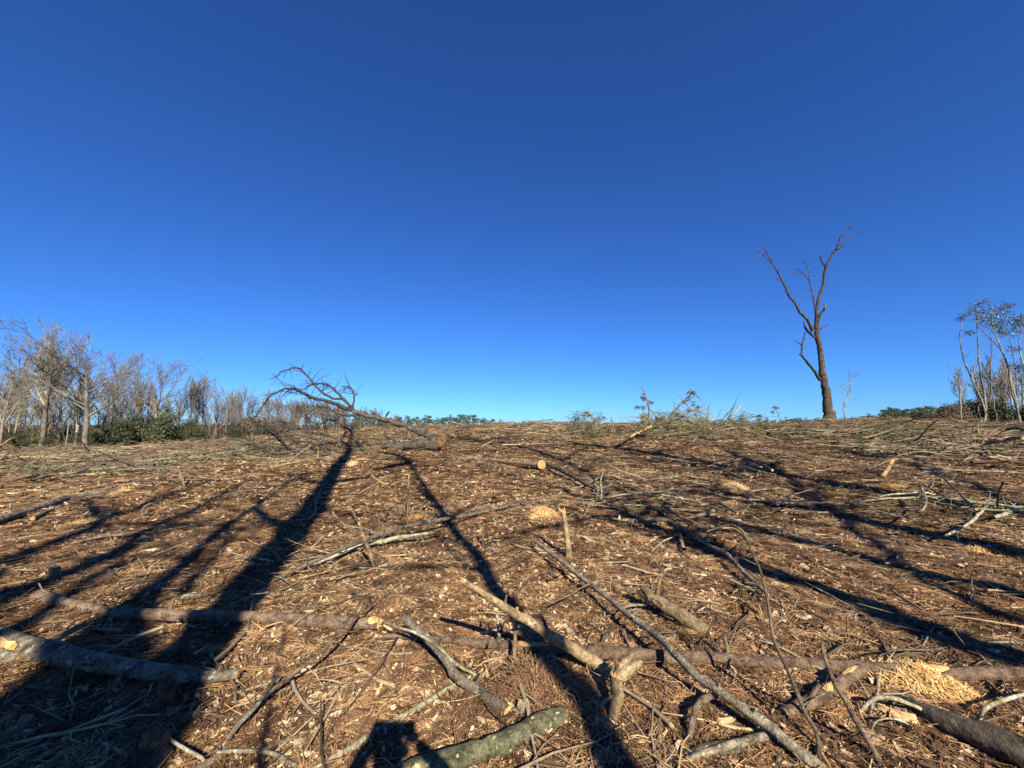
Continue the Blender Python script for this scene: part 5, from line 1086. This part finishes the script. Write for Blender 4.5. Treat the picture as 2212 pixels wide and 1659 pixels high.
# ------------------------------------------------------------------ saplings and thicket at the right edge
def stem_tree(label, stems, leafpts, Y, reg='r5', mat='forest_w', leafmat='glossleaf', seed=0, tw=10, n_leaf=16, name='young_tree', tl=1.1):
    b = stems[0][0][0]; q = T(reg, [b])[0]; loc = dp(q[0], q[1], Y); loc.z = min(loc.z, tz(loc.x, Y))
    e = empty(name, loc, label, 'tree', 'slender young trees at the right edge')
    for pts, w0, w1 in stems:
        k = len(pts); rg = random.Random(seed+k); P = [dp(*z, Y+rg.uniform(-.2, .2)) for z in T(reg, pts)]
        if pts is stems[0][0]: P[0] = loc.copy()
        Q = [pw(w0+(w1-w0)*i/(k-1), Y)*.34 for i in range(k)]; P, Q = smoothpath(P, Q, 3); P = wob(P, Q, rg, .5)
        mb = MB(); tube(mb, P, Q, 6, rg=rg); twigs_on(mb, P, Q, tw, tl, rg, .25, f0=.2, sub=2, thin=.4); mb.obj('trunk', [M[mat]], e)
    if leafpts:
        mb = MB(); rg = random.Random(seed+9)
        for x, y, r in leafpts:
            c = dp(*T(reg, [(x, y)])[0], Y); rr = pw(r*.2333, Y)
            for _ in range(12):
                v = rdir(rg)*rr*rg.uniform(.4, 1.5); leaf_cloud(mb, c+v, (.34, .34, .2), n_leaf, .085, rg, shell=.2)
        mb.obj('leaves', [M[leafmat]], e, smooth=False)
    return e
YR = 33
stem_tree('forked young tree with drooping leafy top, first of the right edge group', [([(1535, 1290), (1530, 1180), (1480, 1060), (1410, 885), (1365, 800), (1335, 720), (1315, 620), (1305, 520), (1298, 490), (1320, 400), (1318, 340)], 6, 1.6), ([(1410, 885), (1460, 800), (1468, 700), (1480, 560)], 2.5, 1)], [(1325, 335, 22), (1390, 470, 18)], YR, seed=1)
stem_tree('upright young tree just right of the forked first one', [([(1545, 1290), (1545, 1160), (1520, 980), (1495, 880), (1485, 760), (1472, 620), (1465, 480), (1458, 380), (1448, 240)], 7, 1.6)], [(1450, 225, 40), (1400, 290, 35), (1470, 300, 45), (1510, 190, 30), (1500, 330, 35), (1490, 860, 25)], YR+1, seed=2)
stem_tree('long curved pale young tree leaning left with a dense leafy head', [([(1860, 1300), (1835, 1180), (1790, 1050), (1765, 900), (1745, 780), (1700, 660), (1640, 580), (1560, 505), (1500, 440), (1468, 395)], 7, 1.6)], [(1560, 260, 50), (1540, 360, 35), (1620, 300, 50), (1590, 410, 30)], YR-2, seed=3)
stem_tree('second curved pale young tree beneath the tallest leafy head', [([(1850, 1290), (1830, 1130), (1770, 900), (1720, 700), (1660, 560), (1620, 440), (1600, 380), (1600, 280)], 6, 1.6)], [(1680, 240, 50), (1720, 300, 45), (1640, 350, 50), (1710, 390, 40), (1650, 430, 35), (1740, 480, 45), (1690, 480, 30), (1760, 230, 25)], YR-1, seed=4)
stem_tree('dark twiggy upright tree in the middle of the right edge group', [([(1590, 1300), (1590, 1100), (1592, 950), (1585, 800), (1598, 650), (1600, 520)], 6, 1.4)], None, YR+3, mat='forest', tw=34, seed=5, tl=1.5)
stem_tree('leafy topped tree cut by the right frame edge', [([(1930, 1300), (1920, 1000), (1890, 780), (1865, 680), (1850, 580), (1862, 480), (1868, 410)], 6, 1.8)], [(1820, 360, 40), (1860, 400, 40), (1890, 370, 40), (1840, 450, 30), (1860, 330, 30), (1800, 620, 20)], YR-3, seed=6)
stem_tree('thin grey tree between the curved pale pair and the frame edge', [([(1825, 1290), (1832, 1060), (1825, 900), (1800, 720), (1770, 560), (1750, 500)], 4, 1.2)], [(1800, 790, 25), (1835, 780, 25)], YR+2, mat='forest', tw=20, seed=7)
stem_tree('bare twiggy tree behind the right edge group', [([(1715, 1290), (1715, 1000), (1720, 900), (1730, 780)], 5, 1.4)], None, YR+5, mat='forest', tw=34, seed=8, tl=1.6)
stem_tree('dark leafed tree behind the frame edge one', [([(1880, 1290), (1880, 1000), (1870, 880)], 5, 2)], [(1870, 880, 60), (1880, 960, 60), (1850, 820, 35)], YR+6, mat='forest', leafmat='ever', seed=9)
for k, (x0, y0, x1, y1) in enumerate([(1497, 1320, 1478, 1150), (1650, 1340, 1600, 1060), (1640, 1300, 1625, 1110), (1735, 1330, 1745, 1180), (1870, 1330, 1820, 1100), (1690, 1290, 1640, 1000), (1780, 1300, 1790, 1180), (1560, 1300, 1550, 1160)]):
    stem_tree(['short crooked pale sapling below the first young tree', 'straight pale sapling right of the dark twiggy tree', 'thin sapling behind the straight pale one', 'zigzag pale sapling before the thicket', 'pale sapling leaning left at the far right', 'slanting sapling in the middle of the thicket', 'small sapling under the curved pale pair', 'thin sapling beside the first forked tree'][k],
              [([(x0, y0), ((x0*2+x1)/3+8, (y0*2+y1)/3), ((x0+2*x1)/3-8, (y0+2*y1)/3), (x1, y1)], 3, 1)], None, YR-2+k % 3, tw=5, seed=20+k, name='sapling', tl=.5)
stem_tree('broken topped bare sapling standing alone left of the thicket', [([(1318, 1345), (1310, 1200), (1305, 1100), (1300, 960)], 4.5, 3.5), ([(1300, 990), (1270, 940), (1240, 870), (1220, 810), (1180, 745)], 1.8, .6)], None, YR-1, seed=31, tw=2, name='sapling', tl=.6)
ysm = gp(1830, 912).y+4
e = stem_tree('small pale crooked sapling with hazy twigs right of the dead tree', [([(875, 1490), (872, 1440), (862, 1395), (880, 1340), (905, 1290), (910, 1240), (905, 1190), (900, 1150)], 4, 1.3), ([(895, 1300), (885, 1270), (850, 1235), (810, 1220)], 2.2, .9), ([(880, 1360), (930, 1325), (970, 1340)], 1, .5), ([(905, 1200), (930, 1180), (955, 1165)], 1.6, .7)], None, ysm, reg='r4', seed=40, tw=16, name='sapling', tl=1.3)
e['group'] = ''; del e['group']
for i in range(46):
    px = rng.uniform(2030, 2330) if i > 14 else rng.uniform(1980, 2120); Y = rng.uniform(35, 44); a = dp(px, 915, Y); s = rng.uniform(.7, 1.5)*(1 if px > 2080 else .6)
    put(BR[i % 2] if i % 3 else BV[i % 3], 'thicket_bush', (a.x, Y, tz(a.x, Y)-.1), (s*1.2, s, s*rng.uniform(.9, 1.5)), rng.uniform(0, 6.28), 'brown tangled bush in the thicket at the right edge', 'bush', 'thicket bushes at the right edge')
for i in range(26):
    px = rng.uniform(2070, 2350); tree_at(SV[i % 3], px, 915, rng.uniform(760, 850), rng.uniform(37, 46), rng.uniform(0, 6.28), 'thin bare sapling inside the thicket at the right edge', 'bare saplings in the right thicket', 1, name='sapling', cat='sapling')

# ------------------------------------------------------------------ slash on the crest
def pine_top(label, pts, w0, w1, tufts, Y, reg='r3', mat='grey', tw=8, seed=0):
    q = T(reg, pts); loc = dp(*q[0], Y); loc.z = tz(loc.x, Y); e = empty('pine_branch', loc, label, 'branch')
    rg = random.Random(seed); P = [dp(*z, Y+rg.uniform(-.15, .15)) for z in q]; P[0] = loc.copy(); k = len(P); Q = [pw(w0+(w1-w0)*i/(k-1), Y)/2 for i in range(k)]
    P, Q = smoothpath(P, Q, 3); mb = MB(); tube(mb, P, Q, 6, rg=rg); twigs_on(mb, P, Q, tw, .8, rg, .05, sub=2); mb.obj('stem', [M[mat]], e)
    mb = MB()
    for x, y, r in tufts:
        c = dp(*T(reg, [(x, y)])[0], Y); rr = pw(r*.275, Y)
        # a twig carries each tuft
        j = min(range(len(P)), key=lambda i: (P[i]-c).length); m2 = MB(); tube(m2, [P[j], P[j].lerp(c, .6)+Vector((0, 0, .08)), c], [.02, .014, .006], 4); m2.obj('twig', [M[mat]], e)
        for _ in range(5):
            d = c+rdir(rg)*rr*.7
            for _n in range(16):
                v = rdir(rg); v.z = v.z*.5-.5; v.normalize(); s = v.cross(rdir(rg)).normalized()*.012; L = rg.uniform(.14, .3)
                mb.add([d-s, d+s, d+v*L+s*.3, d+v*L-s*.3], [(0, 1, 2, 3)])
    if mb.f: mb.obj('needles', [M['slashgreen']], e, smooth=False)
YS = gp(1400, 935).y
pine_top('upright broken pine top with drooping green tufts on the crest', [(1480, 560), (1480, 480), (1478, 400), (1470, 360), (1450, 290), (1440, 255), (1398, 218)], 5, 1.2, [(1430, 285, 22), (1440, 310, 16), (1490, 335, 20), (1390, 375, 16), (1430, 380, 16), (1425, 490, 14)], YS+1, seed=1)
pine_top('leaning pine top with the fullest needles on the crest', [(1590, 560), (1630, 480), (1670, 420), (1720, 370), (1770, 320), (1810, 280), (1850, 290), (1895, 325)], 6, 1.2, [(1800, 255, 22), (1825, 270, 20), (1790, 310, 22), (1760, 340, 22), (1830, 350, 22), (1860, 380, 22), (1790, 400, 18), (1720, 430, 30), (1740, 460, 30), (1700, 450, 24), (1780, 470, 24), (1800, 500, 20), (1690, 480, 20)], YS, seed=2, tw=10)
pine_top('forked limb spreading between the two pine tops', [(1590, 545), (1540, 490), (1500, 480), (1440, 470), (1380, 455)], 5, 1.5, [(1570, 480, 18), (1420, 500, 14)], YS, seed=3)
pine_top('bent pine limb rising from the slash knot at centre right', [(1560, 500), (1530, 450), (1495, 405)], 4, 3, [(1600, 470, 16)], YS, seed=4, tw=3)
pine_top('small drooping pine sprig at the left of the crest slash', [(1080, 520), (1040, 480), (1005, 440), (985, 425)], 3, 1, [(990, 425, 16), (1005, 440, 14), (1120, 465, 14), (1085, 470, 14), (1060, 480, 14)], YS+1, seed=5, tw=4)
pine_top('thin stripped sprig sticking up in the crest slash', [(1210, 540), (1190, 500), (1178, 470)], 3, 2, [(1150, 510, 10)], YS, seed=6, tw=2)
pine_top('small sapling top with bare twigs right of the pine tops', [(1945, 560), (1945, 480), (1945, 420), (1950, 360)], 4, 1, [], YS+1, seed=7, tw=12)
pine_top('leafy sprig on the crest left of the dead tree', [(2300, 540), (2330, 480), (2350, 440)], 2, 1, [(2340, 450, 14), (2200, 480, 20)], YS+2, seed=8)
pine_top('green sprig with broad tufts just left of the dead tree', [(440, 1440), (410, 1410), (395, 1385)], 1.5, .8, [(390, 1375, 10), (410, 1380, 10), (380, 1410, 10)], YD, reg='r4', seed=9)
def debris(name, n, x0, x1, y0, y1, size, zmax, steep, mt, label, seed, green=0):
    """many cut limbs piled at random over an area of the crest"""
    green = green//2
    rg = random.Random(seed); mb = MB()
    for _ in range(n):
        g = gp(rg.uniform(x0, x1), rg.uniform(y0, y1)); g.z = tz(g.x, g.y)+rg.random()**2*zmax
        L = rg.uniform(*size); a = rg.uniform(0, 6.28); d = Vector((math.cos(a), math.sin(a)*.6, rg.gauss(0, steep))).normalized(); r = L*rg.uniform(.006, .02)
        P = [g]; 
        for _k in range(4): d = (d+rdir(rg)*.15).normalized(); P.append(P[-1]+d*L/4); P[-1].z = max(P[-1].z, tz(P[-1].x, P[-1].y)+r)
        tube(mb, P, [r, r*.85, r*.7, r*.5, r*.25], 4, mat=rg.choice((0, 0, 1, 2)) if len(mt) > 2 else 0, rg=rg)
    for _ in range(green):
        g = gp(rg.uniform(x0, x1), rg.uniform(y0, y1)); g.z = tz(g.x, g.y)+rg.random()**2*zmax*.9
        for _n in range(26):
            v = rdir(rg); v.z = abs(v.z)*.6; s = v.cross(rdir(rg)).normalized()*.016; L = rg.uniform(.12, .34); p = g+rdir(rg)*.18
            mb.add([p-s, p+s, p+v*L+s*.3, p+v*L-s*.3], [(0, 1, 2, 3)], len(mt)-1)
    o = mb.obj(name, [M[m] for m in mt], origin=gp((x0+x1)/2, (y0+y1)/2)); tag(o, label, 'slash', kind='stuff'); return o
debris('crest_slash', 150, 1385, 1530, 919, 945, (.5, 2.4), 1.3, .35, ('brown', 'tan', 'grey', 'slashgreen'), 'higher heap of limbs and green tops beneath the leaning pine top', 13, green=420)
debris('crest_slash', 90, 1555, 1625, 919, 942, (.5, 2.2), 1.1, .35, ('brown', 'tan', 'dark', 'slashgreen'), 'small dark heap of limbs right of the leaning pine top', 14, green=120)
debris('crest_slash', 150, 1225, 1700, 923, 950, (.5, 2.6), .45, .2, ('brown', 'tan', 'pale', 'slashgreen'), 'pile of cut limbs and green pine tops on the crest at centre right', 1, green=260)
debris('crest_slash', 240, 1228, 1300, 918, 950, (.3, 1.2), 1.3, .6, ('grey', 'brown', 'dark', 'pinegreen'), 'grey brushy knot of slash at the left of the crest pile', 2, green=70)
debris('crest_slash', 240, 1640, 2010, 912, 960, (.6, 2.6), .3, .1, ('brown', 'tan', 'pale', 'slashgreen'), 'low green and brown slash around the foot of the dead tree', 3, green=420)
debris('crest_slash', 420, 1850, 2260, 918, 990, (.8, 3.0), .3, .08, ('brown', 'grey', 'tan', 'slashgreen'), 'brown limbs strewn below the thicket at right', 4, green=160)
debris('crest_slash', 420, 0, 620, 955, 1000, (.8, 3.0), .35, .1, ('brown', 'grey', 'pale', 'slashgreen'), 'limbs and green sprays heaped along the foot of the left wood', 5, green=420)
debris('crest_slash', 200, 0, 430, 985, 1035, (.6, 2.2), .3, .12, ('brown', 'grey', 'dark', 'slashgreen'), 'dark brushy limbs heaped in the left middle ground', 6, green=90)
debris('crest_slash', 170, 420, 900, 945, 985, (.6, 2.4), .35, .12, ('brown', 'grey', 'pale', 'slashgreen'), 'limbs lying around the crown of the fallen tree', 7, green=40)
debris('crest_slash', 200, 600, 1250, 919, 938, (.6, 2.2), .25, .06, ('tan', 'brown', 'pale', 'slashgreen'), 'pale poles strewn on the far slope behind the fallen tree', 8, green=50)
debris('crest_slash', 160, 1230, 1700, 1030, 1110, (.4, 1.4), .15, .1, ('brown', 'grey', 'pale', 'slashgreen'), 'thin branches tangled in the middle ground at centre right', 9)
debris('crest_slash', 130, 1700, 2200, 1060, 1130, (.3, 1.2), .15, .15, ('brown', 'grey', 'pale', 'slashgreen'), 'thin branches tangled around the peeled limbs', 10)
debris('crest_slash', 90, 1950, 2212, 1330, 1440, (.3, .9), .06, .05, ('brown', 'grey', 'tan', 'slashgreen'), 'thin sticks raked together at the right edge', 11)
debris('crest_slash', 60, 540, 760, 1200, 1300, (.2, .8), .12, .2, ('tan', 'grey', 'pale', 'slashgreen'), 'loose twig tangle at the near end of the long grey branch', 12)
# sawn ends in the crest pile
for i, (x, y, r, lab) in enumerate([(885, 622, 11, 'round sawn log end in the dark knot of the crest pile, left one'), (912, 632, 9, 'round sawn log end in the dark knot of the crest pile, right one'), (1558, 580, 14, 'pale sawn log end behind the bright split log'), (1720, 590, 9, 'small sawn butt in the long brown log'), (1440, 575, 9, 'sawn butt at the middle of the crest pile')]):
    q = T('r3', [(x, y)])[0]; p = gp(*q); p.z += .1; r = pw(r*.275, p.y); mb = MB(); tube(mb, [p+Vector((-.9, .5, 0)), p+Vector((-.4, .25, .0)), p], [r, r, r], 10)
    o = mb.obj('log', [M['brown']], origin=p); tag(o, lab, 'log'); m2 = MB(); tube(m2, [p+Vector((-.01, .01, 0)), p+Vector((.012, -.02, 0))], [r*.99, r*.97], 10, cap=0); m2.obj('sawn_face', [M['cut']], o, smooth=False)
# pine cones
for x, y, lab in [(954, 1331, 'open brown pine cone lying above the stout forked branch'), (576, 1444, 'open brown pine cone lying in the litter at lower left of centre'), (1107, 1497, 'brown pine cone in the needle tuft by the forked branch end')]:
    c = gp(x, y, .03); mb = MB(); rg = random.Random(x)
    tube(mb, [c+Vector((-.045, 0, 0)), c, c+Vector((.045, 0, .005))], [.008, .014, .006], 6)
    for k in range(60):
        f = k/60; a = k*2.4; ce = c+Vector((-.04+.085*f, 0, .005*f)); d = Vector((.35, math.cos(a), math.sin(a))).normalized(); r = .032*math.sin(math.pi*(.12+.8*f)); s = d.cross(Vector((1, 0, 0))).normalized()*.008
        mb.add([ce-s*.4, ce+s*.4, ce+d*r+s, ce+d*r-s], [(0, 1, 2, 3)])
    o = mb.obj('pine_cone', [M['brown']], origin=c, smooth=False); tag(o, lab, 'pine cone')
